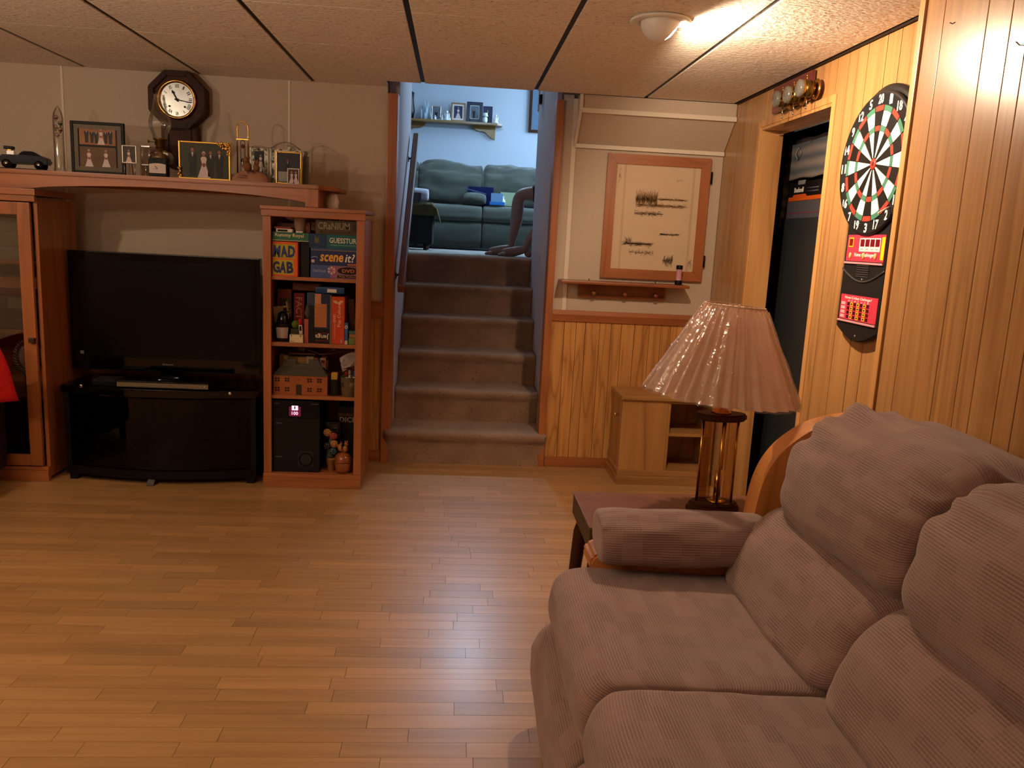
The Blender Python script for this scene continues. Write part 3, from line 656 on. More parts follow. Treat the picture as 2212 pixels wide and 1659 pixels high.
# model car
t = thing('model_car', 'black model muscle car with an oversized chrome blower on a base plate', 'model car', (-2.1, 4.25, BZ))
box('base_plate', BLACK, t, -2.25, -2.01, 4.19, 4.31, BZ, BZ+.006)
cz = BZ+.012; M = Matrix.Translation((-2.125, 4.25, cz)) @ Matrix.Rotation(radians(12), 4, 'Z')
CARP_ = plain('black_car_paint', '040408', .3, coat=.08, spec=.12)
MB(M).prism([(-.10, .022), (-.105, .045), (-.095, .056), (-.02, .058), (.005, .06), (.10, .056), (.112, .045), (.112, .02), (-.09, .014)], -.042, .042, 'Y', .006).build('body', CARP_, t)
MB(M).prism([(-.022, .058), (.0, .078), (.045, .079), (.085, .057)], -.035, .035, 'Y', .004).build('cabin', plain('car_window', '12151a', .05), t)
MB(M).box(-.109, -.101, -.038, .038, .03, .047, .002).build('grille', CHROME, t)
MB(M).box(-.075, -.04, -.015, .015, .056, .078, .003).build('blower', CHROME, t)
MB(M).box(-.085, -.045, -.02, .02, .083, .098, .003).build('air_scoop', BLACK, t)
MB(M).box(-.07, -.055, -.012, .012, .077, .084).build('carburettor', GOLD, t)
for sx in (-.07, .07):
    for sy in (-.046, .034):
        w_ = MB(M).lathe([(.004, 0), (.02, 0), (.021, .003), (.021, .01), (.004, .012)], sx, sy, .014, 16, 'Y').build('wheel', BLACK, t)
        MB(M).lathe([(.001, -.001 if sy < 0 else .013), (.011, -.0005 if sy < 0 else .0125)], sx, sy, .014, 12, 'Y').build('hubcap', CHROME, w_)
# glass tube thermometer
g_ = onY(130, 362, 4.27); gx = g_.x; t = thing('glass_thermometer', 'tall glass tube thermometer with coloured floats beside the model car', 'thermometer', (gx, 4.27, BZ))
MB().lathe([(.026, 0), (.028, .01), (.025, .03), (.0245, .26), (.02, .285), (.012, .30), (.006, .312), (.001, .318)], gx, 4.27, BZ, 20, cap=False).build('glass_tube', CLEAR, t)
for dx, dz, c in ((-.01, .262, '8a2218'), (.01, .235, '3a3f3a'), (-.012, .215, '9a2a1c'), (.009, .205, 'a03a1e'), (-.006, .18, '803020')):
    fl_ = MB().ball((gx+dx, 4.27, BZ+dz), .0115, 10, 7, rz=1.1).build('float', CLEAR, t)
    MB().ball((gx+dx, 4.27, BZ+dz-.003), .0095, 10, 7, rz=.7).build('dye', plain('dye_'+c, c, .3), fl_)
    MB().lathe([(.004, 0), (.004, -.006)], gx+dx, 4.27, BZ+dz-.012, 8).build('weight', BRASS, fl_)
# wedding collage frame
t = thing('photo_frame', 'large black photo frame holding two stacked wedding party prints', 'photo frame', (-1.78, 4.25, BZ))
frame(t, -1.903, -1.647, BZ, BZ+.25, 4.245, .015, BLACK, .016, .02, plain('bronze_mount', '55452c', .45))
picture(t, -1.862, -1.69, BZ+.14, BZ+.235, 4.252, plain('print_sunset', '8c5a30', .5, var=.4, vscale=25), [(.2, .1, .75, 'suit'), (.35, .1, .7, 'suit'), (.47, .08, .7, 'suit'), (.6, .03, .78, 'dress'), (.73, .1, .7, 'suit'), (.86, .08, .78, 'suit')])
picture(t, -1.862, -1.69, BZ+.02, BZ+.13, 4.252, plain('print_parlour', '5d4020', .5, var=.5, vscale=20), [(.25, .1, .8, 'dress'), (.72, .15, .75, 'dress')])
# small silver frame
t = thing('photo_frame', 'small silver double frame with a bridal close-up beside the desk clock', 'photo frame', (-1.62, 4.24, BZ))
q0, q1 = onY(263, 313, 4.24), onY(296, 354, 4.24)
frame(t, q0.x, q1.x, q1.z, q0.z, 4.235, .006, plain('silver_frame', 'b9aea2', .3, .8), .008, back=False)
picture(t, q0.x+.005, q1.x-.005, q1.z+.005, q0.z-.005, 4.241, plain('print_dim', '3d2c22', .5, var=.4), [(.45, .0, .8, 'dress')])
MB().tube([((q0.x+q1.x)/2, 4.25, q0.z), ((q0.x+q1.x)/2, 4.28, BZ)], .003, 6).build('stand_leg', CHROME, t)
for sx in (q0.x+.01, q1.x-.01): MB().tube([(sx, 4.239, q1.z), (sx, 4.239, BZ)], .002, 6).build('stand_leg', CHROME, t)
a = onY(314, 310, 4.24); s = Vector((a.x, 4.24, 0))
t = thing('glass_ornament', 'clear glass and silver pendant ornament between small frame and oil lamp', 'ornament', (a.x, 4.24, BZ))
zc = (q0.z+q1.z)/2
for dx in (-.017, .017): MB().tube([(a.x+dx, 4.24, zc-.045), (a.x+dx, 4.24, zc+.045)], .003, 8).build('rail', CHROME, t)
MB().box(a.x-.014, a.x+.014, 4.236, 4.244, zc-.04, zc+.04, .003).build('glass_panel', CLEAR, t)
MB().ball((a.x, 4.24, zc+.055), .005, 8, 6).tube([(a.x, 4.24, zc+.05), (a.x, 4.24, zc+.04)], .002, 6).build('finial', CHROME, t)
MB().tube([(a.x, 4.24, zc-.045), (a.x, 4.24, BZ+.004)], .003, 6).lathe([(.016, 0), (.016, .004), (.004, .008)], a.x, 4.24, BZ, 14).build('stem', CHROME, t)
MB().box(a.x-.02, a.x+.02, 4.237, 4.243, zc-.048, zc-.043).build('cross_bar', CHROME, t)
MB().box(a.x-.02, a.x+.02, 4.237, 4.243, zc+.04, zc+.045).build('cross_bar', CHROME, t)
# oil lamp
lx = onY(348, 370, 4.33).x; ly = 4.33
t = thing('oil_lamp', 'antique glass oil lamp with tall chimney in front of wall clock', 'oil lamp', (lx, ly, BZ))
MB().lathe([(.05, 0), (.05, .005), (.018, .016), (.015, .05), (.03, .065)], lx, ly, BZ, 24).build('foot', CLEAR, t)
MB().lathe([(.03, .065), (.058, .08), (.064, .1), (.056, .125), (.03, .142), (.02, .148)], lx, ly, BZ, 24, cap=False).build('font', glass('amber_glass', (.85, .8, .65), .1), t)
MB().lathe([(.02, .148), (.024, .15), (.022, .16), (.028, .165), (.026, .185), (.034, .19), (.034, .196)], lx, ly, BZ, 20).build('burner', plain('aged_brass', '7a5d33', .35, .9), t)
MB().tube([(lx, ly, BZ+.175), (lx-.05, ly-.01, BZ+.178)], .002, 6).ball((lx-.054, ly-.01, BZ+.178), .008, 8, 6, rx=.5).build('wick_knob', plain('aged_brass', '7a5d33', .35, .9), t)
MB().lathe([(.033, .196), (.036, .215), (.05, .245), (.054, .27), (.048, .30), (.036, .335), (.028, .375), (.025, .405), (.027, .41)], lx, ly, BZ, 28, cap=False).build('chimney', CLEAR, t)
MB().lathe([(.0, .06), (.011, .065), (.012, .12), (.004, .14)], lx, ly, BZ, 12).build('wick', plain('wick_cotton', '9b7050', .9), t)
# desk clock
q0, q1 = onY(321, 341, 4.2), onY(362, 384, 4.2)
t = thing('desk_clock', 'small square black desk clock with white face on the bridge shelf', 'clock', ((q0.x+q1.x)/2, 4.21, BZ))
MB().box(q0.x, q1.x, 4.19, 4.235, BZ, q0.z, .006).build('case', BLACK, t)
fx0, fx1, fz0, fz1 = q0.x+.005, q1.x-.004, BZ+.018, BZ+.06
fc = MB().prism([(fx0, fz0), (fx1, fz0), (fx1, fz1)]+[(fx1+(fx0-fx1)*i/8, fz1+.005*sin(pi*i/8)) for i in range(1, 8)]+[(fx0, fz1)], 4.1885, 4.19, 'Y').build('dial', plain('clock_dial', 'c4b2a8', .4), t)
cx, cz = (fx0+fx1)/2, (fz0+fz1)/2
MB().prism([(cx, cz-.001), (cx-.012, cz+.011), (cx-.009, cz+.013), (cx+.001, cz+.001)], 4.1878, 4.1885, 'Y').prism([(cx-.016, cz-.001), (cx+.001, cz-.001), (cx+.001, cz+.001), (cx-.016, cz)], 4.1878, 4.1885, 'Y').build('hands', BLACK, fc)
# dark mug behind
mx = onY(405, 340, 4.40).x
t = thing('mug', 'black mug with gold lettering behind the oil lamp', 'mug', (mx, 4.43, BZ))
MB().lathe([(.036, 0), (.04, .004), (.04, .11), (.037, .112), (.036, .01), (.001, .008)], mx, 4.43, BZ, 24, cap=False).build('cup', GLOSSK, t)
MB().tube([(mx+.038, 4.43, BZ+.09), (mx+.065, 4.43, BZ+.085), (mx+.068, 4.43, BZ+.04), (mx+.039, 4.43, BZ+.025)], .005, 8).build('handle', GLOSSK, t)
text('TOP', 'lettering', GOLD, t, (mx-.006, 4.388, BZ+.095), .04, .018)
# gold wedding frame
t = thing('photo_frame', 'gilt photo frame with a bride and three guests beside the mug', 'photo frame', (-1.255, 4.22, BZ))
frame(t, -1.378, -1.128, BZ, BZ+.182, 4.215, .008, GOLD, .014)
picture(t, -1.371, -1.135, BZ+.007, BZ+.175, 4.2215, FOL, [(.25, .05, .85, 'suit'), (.48, -.02, .8, 'dress'), (.62, .05, .78, 'suit'), (.8, .03, .83, 'suit')])
b = MB()
for i in range(60):
    u = random.random(); z = random.random()
    if u+z > 1.0: b.ball((-1.20+.075*u, 4.214, BZ+.11+.07*z), .006, 6, 4, ry=.4)
for i in range(10): b.ball((-1.374+random.uniform(-.006, .01), 4.213, BZ+.006+.05*random.random()), .006, 6, 4, ry=.4)
b.build('gilt_leaves', GOLD, t)
# brass arch thermometer
ax = onY(525, 370, 4.31).x
t = thing('arch_thermometer', 'brass arch stand with hanging glass weather floats behind the stone', 'thermometer', (ax, 4.31, BZ))
MB().tube([(ax-.027, 4.31, BZ+.002)]+[(ax-.027*cos(pi*i/12), 4.31, BZ+.265+.035*sin(pi*i/12)) for i in range(13)]+[(ax+.027, 4.31, BZ+.002)], .0035, 8).build('arch', BRASS, t)
MB().box(ax-.045, ax+.045, 4.275, 4.345, BZ, BZ+.012, .003).build('base', DKW, t)
MB().box(ax-.03, ax+.03, 4.304, 4.316, BZ+.21, BZ+.216, .001).build('cross_bar', BRASS, t)
MB().lathe([(.012, .05), (.013, .06), (.013, .2), (.008, .208), (.003, .21)], ax, 4.31, BZ, 14, cap=False).build('glass_tube', CLEAR, t)
for dz, c in ((.18, '7a1f1c'), (.11, '2a241c'), (.09, 'b89a60')): MB().ball((ax, 4.31, BZ+dz), .0095, 10, 7, rz=1.2).build('float', plain('dye_'+c, c, .25), t)
# stone with two mice
sx = onY(541, 392, 4.22).x
t = thing('mouse_figurine', 'two brown mice sitting on an engraved pink stone', 'figurine', (sx, 4.22, BZ))
b = MB()
def stone(u, v):
    th = 2*pi*u; r = cos(v*pi/2)**.6 if v < 1 else 0
    return (sx+(.093*cos(th))*r*(1+.06*noise.noise(Vector((cos(th)*2, sin(th)*2, v)))), 4.225+.035*sin(th)*r, BZ+.062*v**.8+.004*noise.noise(Vector((th, v*4, 1)))*(v > 0))
b.grid(stone, 24, 8, True); b.build('stone', plain('pink_stone', '9c6f58', .8, var=.2, vscale=40, bump=.4, bscale=60), t)
text('A TRUE FRIEND', 'engraving', plain('engraving_brown', '6b4334', .8), t, (sx-.03, 4.189, BZ+.03), .045, .006)
text('IS THE BEST GIFT', 'engraving', plain('engraving_brown', '6b4334', .8), t, (sx-.03, 4.188, BZ+.02), .05, .006)
FUR = plain('mouse_fur', '7a4f30', .9, var=.3, vscale=80, bump=.5)
for dx, h, ln in ((-.012, .075, 1), (.03, .06, -1)):
    c = Vector((sx+dx, 4.215, BZ+.055)); s_ = h/.075
    b = MB().ball(c+Vector((0, 0, .018*s_)), .02*s_, 12, 9, rz=1.25).ball(c+Vector((-.006*ln, -.004, .05*s_)), .013*s_, 10, 8).ball(c+Vector((-.012*ln, -.008, .048*s_)), .006*s_, 8, 6)
    for e in (-1, 1): b.ball(c+Vector((e*.008*s_, 0, .063*s_)), .0065*s_, 8, 6, ry=.4)
    b.build('mouse', FUR, t)
    MB().tube([c+Vector((ln*.012, -.012, 0)), c+Vector((ln*.03, -.02, -.006)), c+Vector((ln*.04, -.022, -.01)), c+Vector((ln*.03, -.024, -.016))], [.003, .0025, .002, .001], 6).build('tail', plain('mouse_tail', '4a2a20', .7), t)
# pewter folding frame
t = thing('folding_frame', 'pewter three-part folding frame with filigree arch near shelf end', 'photo frame', (-.87, 4.30, BZ))
def filigree(x0, x1, z0, z1, top, n, ym=4.30):
    b = MB()
    b.box(x0, x0+.006, ym-.006, ym, z0, z1).box(x1-.006, x1, ym-.006, ym, z0, z1).box(x0, x1, ym-.006, ym, z0, z0+.006)
    arc = [(x0+(x1-x0)*i/12, ym-.003, z1+top*sin(pi*i/12)) for i in range(13)]; b.tube(arc, .0035, 6)
    for i in range(n):
        px = random.uniform(x0+.008, x1-.008); pz = z1-.025+random.random()*(.02+top*.8*sin(pi*(px-x0)/(x1-x0)))
        b.tube([(px+.007*cos(a*.9)*(1-a/9), ym-.004, pz+.007*sin(a*.9)*(1-a/9)) for a in range(7)], .0018, 5)
    for i in range(n):
        px = random.choice((random.uniform(x0+.005, x0+.018), random.uniform(x1-.018, x1-.005))); pz = random.uniform(z0+.01, z1)
        b.tube([(px+.006*cos(a*.9)*(1-a/9), ym-.004, pz+.006*sin(a*.9)*(1-a/9)) for a in range(7)], .0018, 5)
    b.box(x0+.004, x1-.004, ym-.001, ym+.004, z0, z1-.002)
    return b
filigree(-1.052, -.962, BZ, BZ+.175, .008, 14).build('left_leaf', PEWTER, t)
filigree(-.952, -.80, BZ, BZ+.175, .035, 30).build('centre_leaf', PEWTER, t)
filigree(-.79, -.758, BZ, BZ+.165, .008, 8).build('right_leaf', PEWTER, t)
picture(t, -1.03, -.985, BZ+.08, BZ+.158, 4.2925, plain('print_night', '17181c', .5), [(.7, 0, .8, 'dress')])
box('card', WHITE, t, -.93, -.825, 4.288, 4.2925, BZ+.02, BZ+.168)
# gold portrait frame
q0, q1 = onY(596, 326, 4.21), onY(652, 396, 4.21)
t = thing('photo_frame', 'thin gold frame with a seated portrait leaning before the pewter frame', 'photo frame', ((q0.x+q1.x)/2, 4.21, BZ))
frame(t, q0.x, q1.x, BZ, q0.z, 4.205, .008, GOLD, .01)
picture(t, q0.x+.007, q1.x-.007, BZ+.007, q0.z-.007, 4.2105, plain('print_dusk', '2a2c34', .5, var=.2), [(.45, .3, .5, 'suit')])
box('balustrade', plain('print_stone', '8d8a88', .5), t, q0.x+.012, q0.x+.07, 4.2075, 4.209, BZ+.012, BZ+.06)
q0, q1 = onY(620, 363, 4.19), onY(646, 397, 4.19)
t = tag(box('snapshot', WHITE, None, q0.x, q1.x, 4.196, 4.198, BZ, q0.z), 'small white-bordered snapshot of a couple propped on gold frame', 'photograph')
picture(t, q0.x+.004, q1.x-.004, BZ+.004, q0.z-.004, 4.196, plain('print_hall', '4a2f22', .5), [(.35, .0, .85, 'dress'), (.75, .0, .85, 'dress')])
# wall clock
ck = onY(383, 215, 4.62); cx, cz = ck.x, 1.985
t = thing('wall_clock', 'octagonal dark wood schoolhouse wall clock with brass-rimmed silver dial', 'clock', (cx, 4.69, 1.62))
def ngon(r, n=8, ph=pi/8): return [(cx+r*cos(ph+2*pi*i/n), cz+r*sin(ph+2*pi*i/n)) for i in range(n)]
MB().prism(ngon(.158), 4.62, 4.70, 'Y', .006).build('case', DKW, t)
b = MB()
for i in range(8):
    o0, o1 = ngon(.16)[i], ngon(.16)[(i+1) % 8]; i0, i1 = ngon(.128)[i], ngon(.128)[(i+1) % 8]
    b.prism([o0, o1, i1, i0], 4.605, 4.622, 'Y', .003)
b.build('octagon_moulding', plain('dark_moulding', '33190d', .45, spec=.15), t)
MB().lathe([(.1, 4.622), (.104, 4.612), (.098, 4.602), (.088, 4.606), (.086, 4.618)], cx, 0, cz, 48, 'Y', cap=False).build('bezel', BRASS, t)
dl = MB().lathe([(.001, 4.616), (.09, 4.6165)], cx, 0, cz, 48, 'Y', cap=False).build('dial', plain('silver_dial', 'b9bcbc', .28, .75, var=.12, vscale=15), t)
NUM = ('XII', 'I', 'II', 'III', 'IIII', 'V', 'VI', 'VII', 'VIII', 'IX', 'X', 'XI')
for i, s_ in enumerate(NUM):
    a = pi/2-2*pi*i/12; text(s_, 'numeral', plain('numeral_grey', '5a5a58', .5), dl, (cx+.07*cos(a), 4.6155, cz+.07*sin(a)), .006*len(s_)+.002, .018, rot=a-pi/2)
for a, ln, nm in ((radians(118), .055, 'hour_hand'), (radians(-10), .078, 'minute_hand')):
    d = Vector((cos(a), sin(a))); n_ = Vector((-d.y, d.x)); b = MB()
    pts = [(-.012, .003), (ln*.6, .002), (ln*.7, .0065 if nm == 'hour_hand' else .003), (ln, 0)]
    b.prism([(cx+d.x*u+n_.x*w, cz+d.y*u+n_.y*w) for u, w in pts]+[(cx+d.x*u-n_.x*w, cz+d.y*u-n_.y*w) for u, w in pts[:-1][::-1]], 4.609, 4.611, 'Y').build(nm, BLACK, dl)
for dx in (-.04, .04): MB().lathe([(.005, 4.612), (.005, 4.616)], cx+dx, 0, cz-.035, 10, 'Y').build('winding_hole', BLACK, dl)
MB().lathe([(.007, 4.606), (.007, 4.612)], cx, 0, cz, 12, 'Y').build('hub', BLACK, dl)
MB().prism([(cx-.095, 1.86), (cx+.095, 1.86), (cx+.095, 1.68), (cx+.045, 1.625), (cx-.045, 1.625), (cx-.095, 1.68)], 4.635, 4.70, 'Y', .005).build('drop_box', DKW, t)
MB().box(cx-.065, cx+.065, 4.628, 4.636, 1.83, 1.842, .002).box(cx-.065, cx-.055, 4.628, 4.636, 1.68, 1.83).box(cx+.055, cx+.065, 4.628, 4.636, 1.68, 1.83).box(cx-.065, cx+.065, 4.628, 4.636, 1.67, 1.68).build('window_frame', plain('dark_moulding', '33190d', .45, spec=.15), t)
# white vase on bookcase
v = onY(700, 432, 4.33)
t = tag(MB().lathe([(.025, 0), (.032, .01), (.036, .04), (.026, .07), (.02, .082), (.018, .08), (.022, .065), (.028, .02), (.001, .008)], -.645, 4.33, 1.4475, 24, cap=False).build('vase', WHITEP, loc=(-.645, 4.33, 1.4475)), 'small white vase tucked under the end of bridge shelf', 'vase')

# ================================================================== games in the bookcase
FRONT = UF+.03
def gbox(name, label, tl, br_, z0, col, depth=.24, y=FRONT, cat='game box', z1=None, parts=True, x=None, m=None):
    """a box whose front face spans two photo corners on plane y and stands on z0"""
    a, c = onY(*tl, y), onY(*br_, y)
    xa, xb = (a.x, c.x) if x is None else x
    zt = a.z if z1 is None else z1
    depth = min(depth, UB-.012-y)
    t = thing(name, label, cat, ((xa+xb)/2, y+depth/2, z0))
    MB().box(xa, xb, y, y+depth, z0, zt, .0015).build('carton', m or plain('card_'+col, col, .45, var=.15, vscale=25), t)
    return t, xa, xb, z0, zt, y
def ink(c): return plain('ink_'+c, c, .5, var=.05)
def label_on(t, s, q, u, v, w, h, col, rot=0, shear=0, bold=.012):
    _, xa, xb, z0, z1, y = q; 
    return text(s, 'lettering', ink(col), t, (xa+(xb-xa)*u, y-.0004, z0+(z1-z0)*v), w*(xb-xa), h*(z1-z0), rot=rot, shear=shear, bold=bold)
def patch(t, q, u0, u1, v0, v1, col, nm='printed_panel', lift=.0004):
    _, xa, xb, z0, z1, y = q; w = xb-xa; h = z1-z0
    return box(nm, ink(col), t, xa+w*u0, xa+w*u1, y-lift, y, z0+h*v0, z0+h*v1)
IL, IR = X0+.047, X1-.027
# top shelf, right pile
zb = 1.1005
q = gbox('game_box', 'pale blue game box with dark DVD oval at its pile foot', (670, 568), (770, 597), zb, '4a5a8c', x=(onY(671, 580, FRONT).x, IR), z1=zb+.065); t = q[0]
_, xa, xb, z0, z1, y = q
patch(t, q, 0, .4, .02, .98, '44568a'); patch(t, q, .4, 1, .02, .98, '8a5a78', lift=.0003)
cx_, cz_ = xa+(xb-xa)*.76, z0+(z1-z0)*.62
MB().prism([(cx_+.055*cos(2*pi*i/28), cz_+.019*sin(2*pi*i/28)) for i in range(28)], y-.0008, y-.0003, 'Y').build('printed_oval', ink('1c0f0c'), t)
text('DVD', 'lettering', ink('d48a50'), t, (cx_, y-.0011, cz_), .062, .016)
b = MB(); b.box(cx_-.055, cx_+.058, y-.0008, y-.0003, z0+.004, z0+.017); b.build('printed_band', ink('1c0f0c'), t)
text('Pop Culture', 'lettering', ink('c88a60'), t, (cx_, y-.0011, z0+.0105), .09, .009)
text('Trivial Pursuit', 'lettering', ink('9aa6d0'), t, (xa+.043, y-.0008, z0+.036), .065, .014, shear=.2)
wc = (xa+(xb-xa)*.42, z0+.04)
for i in range(6):
    a0 = 2*pi*i/6+.08; a1 = a0+2*pi/6-.2
    MB().prism([(wc[0]+.005*cos((a0+a1)/2), wc[1]+.005*sin((a0+a1)/2))]+[(wc[0]+.02*cos(a0+(a1-a0)*k/4), wc[1]+.02*sin(a0+(a1-a0)*k/4)) for k in range(5)], y-.0008, y-.0004, 'Y').build('printed_wedge', ink('d0a098'), t)
zb2 = z1+.0005
q = gbox('game_box', 'dark blue game box with large slanted orange and white lettering', (0, 0), (0, 0), zb2, '27305c', x=(xa, IR), z1=zb2+.085); t = q[0]
label_on(t, 'scene', q, .42, .42, .47, .42, 'e0a838', shear=.18, bold=.025); label_on(t, 'it?', q, .79, .46, .2, .5, 'e8e2d0', shear=.18)
patch(t, q, 0, 1, .9, 1, '3a4a78'); patch(t, q, .0, 1, .86, .885, 'a08a50'); patch(t, q, .74, 1, .03, .13, 'b06a30'); patch(t, q, .015, .075, .12, .3, 'c8a8b0', 'printed_badge')
MB().tube([(xa+.002, q[5]-.0004, q[3]+.035), (xa+.02, q[5]-.0004, q[3]+.042), (xa+.035, q[5]-.0004, q[3]+.036)], .0012, 5).build('printed_swirl', ink('c0c8e0'), t)
zb3 = q[4]+.0005
q = gbox('game_box', 'teal and navy game box with white capital lettering', (0, 0), (0, 0), zb3, '1c5a62', x=(onY(668, 520, FRONT).x, IR), z1=zb3+.068); t = q[0]
patch(t, q, 0, .34, .0, 1, '1f3658'); label_on(t, 'GUESSTURE', q, .68, .58, .58, .38, 'dcd6c0'); label_on(t, 'THE GAME OF SPLIT-SECOND CHARADES', q, .66, .24, .5, .07, '9ab0a0')
xx = q[1]+(q[2]-q[1])*.15; b = MB().ball((xx, q[5]-.0003, q[3]+.035), .014, 10, 7, ry=.05).box(xx-.01, xx-.005, q[5]-.0008, q[5], q[3]+.045, q[3]+.058).box(xx+.004, xx+.009, q[5]-.0008, q[5], q[3]+.045, q[3]+.056); b.build('printed_creature', ink('5a5a3a'), t)
zb4 = q[4]+.0005
q = gbox('game_box', 'grey-brown game box topmost of its pile with thin pale lettering', (0, 0), (0, 0), zb4, '4a3c28', x=(onY(682, 490, FRONT).x, IR), z1=min(zb4+.07, 1.39)); t = q[0]
label_on(t, 'CRaNIUM', q, .4, .6, .7, .5, '8c8268'); patch(t, q, .1, .76, .12, .27, '2c2014', 'printed_band'); label_on(t, 'The game for your whole brain', q, .43, .2, .56, .09, '7a6a50'); 
MB().lathe([(.001, 0), (.019, .0004)], q[1]+(q[2]-q[1])*.9, q[5]-.0006, q[3]+.038, 18, 'Y', cap=False).build('printed_seal', ink('33281a'), t)
# top shelf, left
q = gbox('game_box', 'square orange and yellow game box with fat blue letters', (584, 527), (644, 592), zb, 'd85a20', x=(IL, onY(643, 560, FRONT).x), z1=zb+.172, depth=.12); t = q[0]
patch(t, q, .02, .9, .52, .93, 'a89a28', 'printed_splash'); patch(t, q, .02, .84, .05, .48, 'b0a02a', 'printed_splash')
for i, (l, u) in enumerate((('M', .18), ('A', .47), ('D', .76))): label_on(t, l, q, u, .72, .28, .34, '2a3672', rot=radians((-3, 2, -2)[i]), bold=.045)
for i, (l, u) in enumerate((('G', .16), ('A', .42), ('B', .7))): label_on(t, l, q, u, .26, .27, .34, '2a3060', rot=radians((3, -2, 2)[i]), bold=.045)
madx = q[2]
t = tag(MB().box(q[2]+.012, q[2]+.055, FRONT+.02, FRONT+.2, zb, zb+.176, .002).build('game_box', plain('card_dark', '120d0c', .5), loc=(q[2]+.03, FRONT+.1, zb)), 'plain black upright box beside the square orange game box', 'game box')
zr = zb+.1765
q = gbox('game_box', 'long flat green card game box with cream lettering', (0, 0), (0, 0), zr, '2a6450', x=(IL, onY(667, 510, FRONT).x), z1=zr+.043, depth=.2); t = q[0]
label_on(t, 'Rummy Royal', q, .47, .62, .78, .5, 'd8c49c'); patch(t, q, 0, 1, 0, .1, 'a8a080', 'printed_edge')
zt = q[4]+.0005; xa, xb = q[1], q[2]
def prop(name, label, cat, b, m, loc, group=None): return tag(b.build(name, m, loc=loc), label, cat, group)
prop('card_pack', 'maroon card pack at the back of the long green box', 'card pack', MB().box(xa+.01, xa+.1, FRONT+.06, FRONT+.16, zt, zt+.045, .002), plain('card_maroon', '4a1a14', .5), (xa+.05, FRONT+.1, zt))
t = thing('card_tray', 'white tray of playing cards lying on the green card game box', 'card tray', (xa+.06, FRONT+.03, zt))
MB().box(xa+.018, xa+.098, FRONT+.004, FRONT+.054, zt, zt+.016, .001).build('tray', WHITE, t); box('cards', plain('card_red_edge', '7a2a20', .5), t, xa+.01, xa+.09, FRONT+.006, FRONT+.05, zt+.016, zt+.026); box('dark_slot', BLACK, t, xa+.026, xa+.075, FRONT+.003, FRONT+.0045, zt+.003, zt+.012)
prop('plastic_cup', 'tall frosted plastic cup on the green card game box', 'cup', MB().lathe([(.024, 0), (.031, .075), (.0325, .076), (.029, .074), (.022, .004), (.001, .003)], xa+.128, FRONT+.045, zt, 24, cap=False), plain('frosted_plastic', '8c7462', .4), (xa+.128, FRONT+.045, zt))
t = thing('playing_card_box', 'red-brown playing card box standing beside the frosted cup', 'card box', (xb-.05, FRONT+.06, zt))
MB().box(xb-.062, xb-.003, FRONT+.05, FRONT+.085, zt, zt+.052, .001).build('carton', plain('card_redbrown', '6a2c1c', .5), t); MB().lathe([(.001, 0), (.01, .0004)], xb-.02, FRONT+.0495, zt+.026, 12, 'Y', cap=False).build('printed_disc', ink('8a5a30'), t)
prop('dice_tray', 'small white dice tray in front of playing card box', 'dice tray', MB().box(xb-.065, xb-.03, FRONT+.004, FRONT+.03, zt, zt+.008, .002), WHITE, (xb-.05, FRONT+.015, zt))
# second shelf
z0 = .7645
def fx(px): return onY(px, 690, FRONT).x
TY = FRONT+.115
q = gbox('game_box', 'dark red game box with gold sideways letters behind black pail', (0, 0), (0, 0), z0, '6a2a16', x=(max(IL+.001, onY(594, 640, TY).x), onY(629, 640, TY).x), z1=z0+.262, y=TY, depth=.2); t = q[0]
patch(t, q, .12, .95, .05, .82, '2a1612', 'printed_panel'); text('TRI', 'lettering', ink('b89858'), t, (q[1]+(q[2]-q[1])*0.52, q[5]-.0008, q[3]+(q[4]-q[3])*0.52), 0.12, 0.045, rot=radians(-80)); text('best of', 'lettering', ink('8a7a40'), t, (q[1]+(q[2]-q[1])*0.86, q[5]-.0008, q[3]+(q[4]-q[3])*0.66), 0.075, 0.012, rot=radians(-80))
q = gbox('game_box', 'bright red game box with pink sideways letters behind tennis ball', (0, 0), (0, 0), z0, '7a1c18', x=(onY(635, 640, TY).x, onY(657, 640, TY).x), z1=z0+.245, y=TY, depth=.2); t = q[0]
text('FACT', 'lettering', ink('c07858'), t, (q[1]+(q[2]-q[1])*0.5, q[5]-.0008, q[3]+(q[4]-q[3])*0.68), 0.115, 0.03, rot=radians(-90))
zt2 = z0+.263
prop('game_box', 'flat brown game box laid across the upright boxes', 'game box', MB().box(onY(630, 620, FRONT+.05).x, onY(700, 620, FRONT+.05).x-.02, FRONT+.08, FRONT+.26, zt2, zt2+.038, .002), plain('card_brown', '5a2a16', .5), (fx(650), FRONT+.15, zt2))
t = thing('game_tin', 'round-cornered blue game tin with white label atop block game', 'game tin', (fx(715), FRONT+.1, z0+.256))
MB().box(fx(679), fx(742), FRONT+.02, FRONT+.2, z0+.2565, z0+.2895, .008).build('tin', plain('tin_blue', '1f3f68', .35), t); box('label', WHITE, t, fx(705), fx(725), FRONT+.0185, FRONT+.0205, z0+.263, z0+.28)
q = gbox('game_box', 'tall dark game box picturing stacked wood blocks, lettering upside down', (0, 0), (0, 0), z0, '222a44', x=(fx(679), fx(712)), z1=z0+.255, y=FRONT+.005, depth=.08); t = q[0]
patch(t, q, .0, .8, .33, .8, 'a8683c', 'printed_block'); patch(t, q, .02, .42, .8, 1, 'b8785c', 'printed_block'); patch(t, q, 0, 1, 0, .3, '17100e', 'printed_band'); label_on(t, 'Jenga', q, .5, .145, .9, .115, 'd8cbb0', rot=pi)
for i in range(6): patch(t, q, .02, .78, .38+i*.068, .384+i*.068, '7a4526', 'printed_line', .0007)
for v in (.055, .205): patch(t, q, .05, .95, v, v+.008, '8a2a20', 'printed_line', .0006)
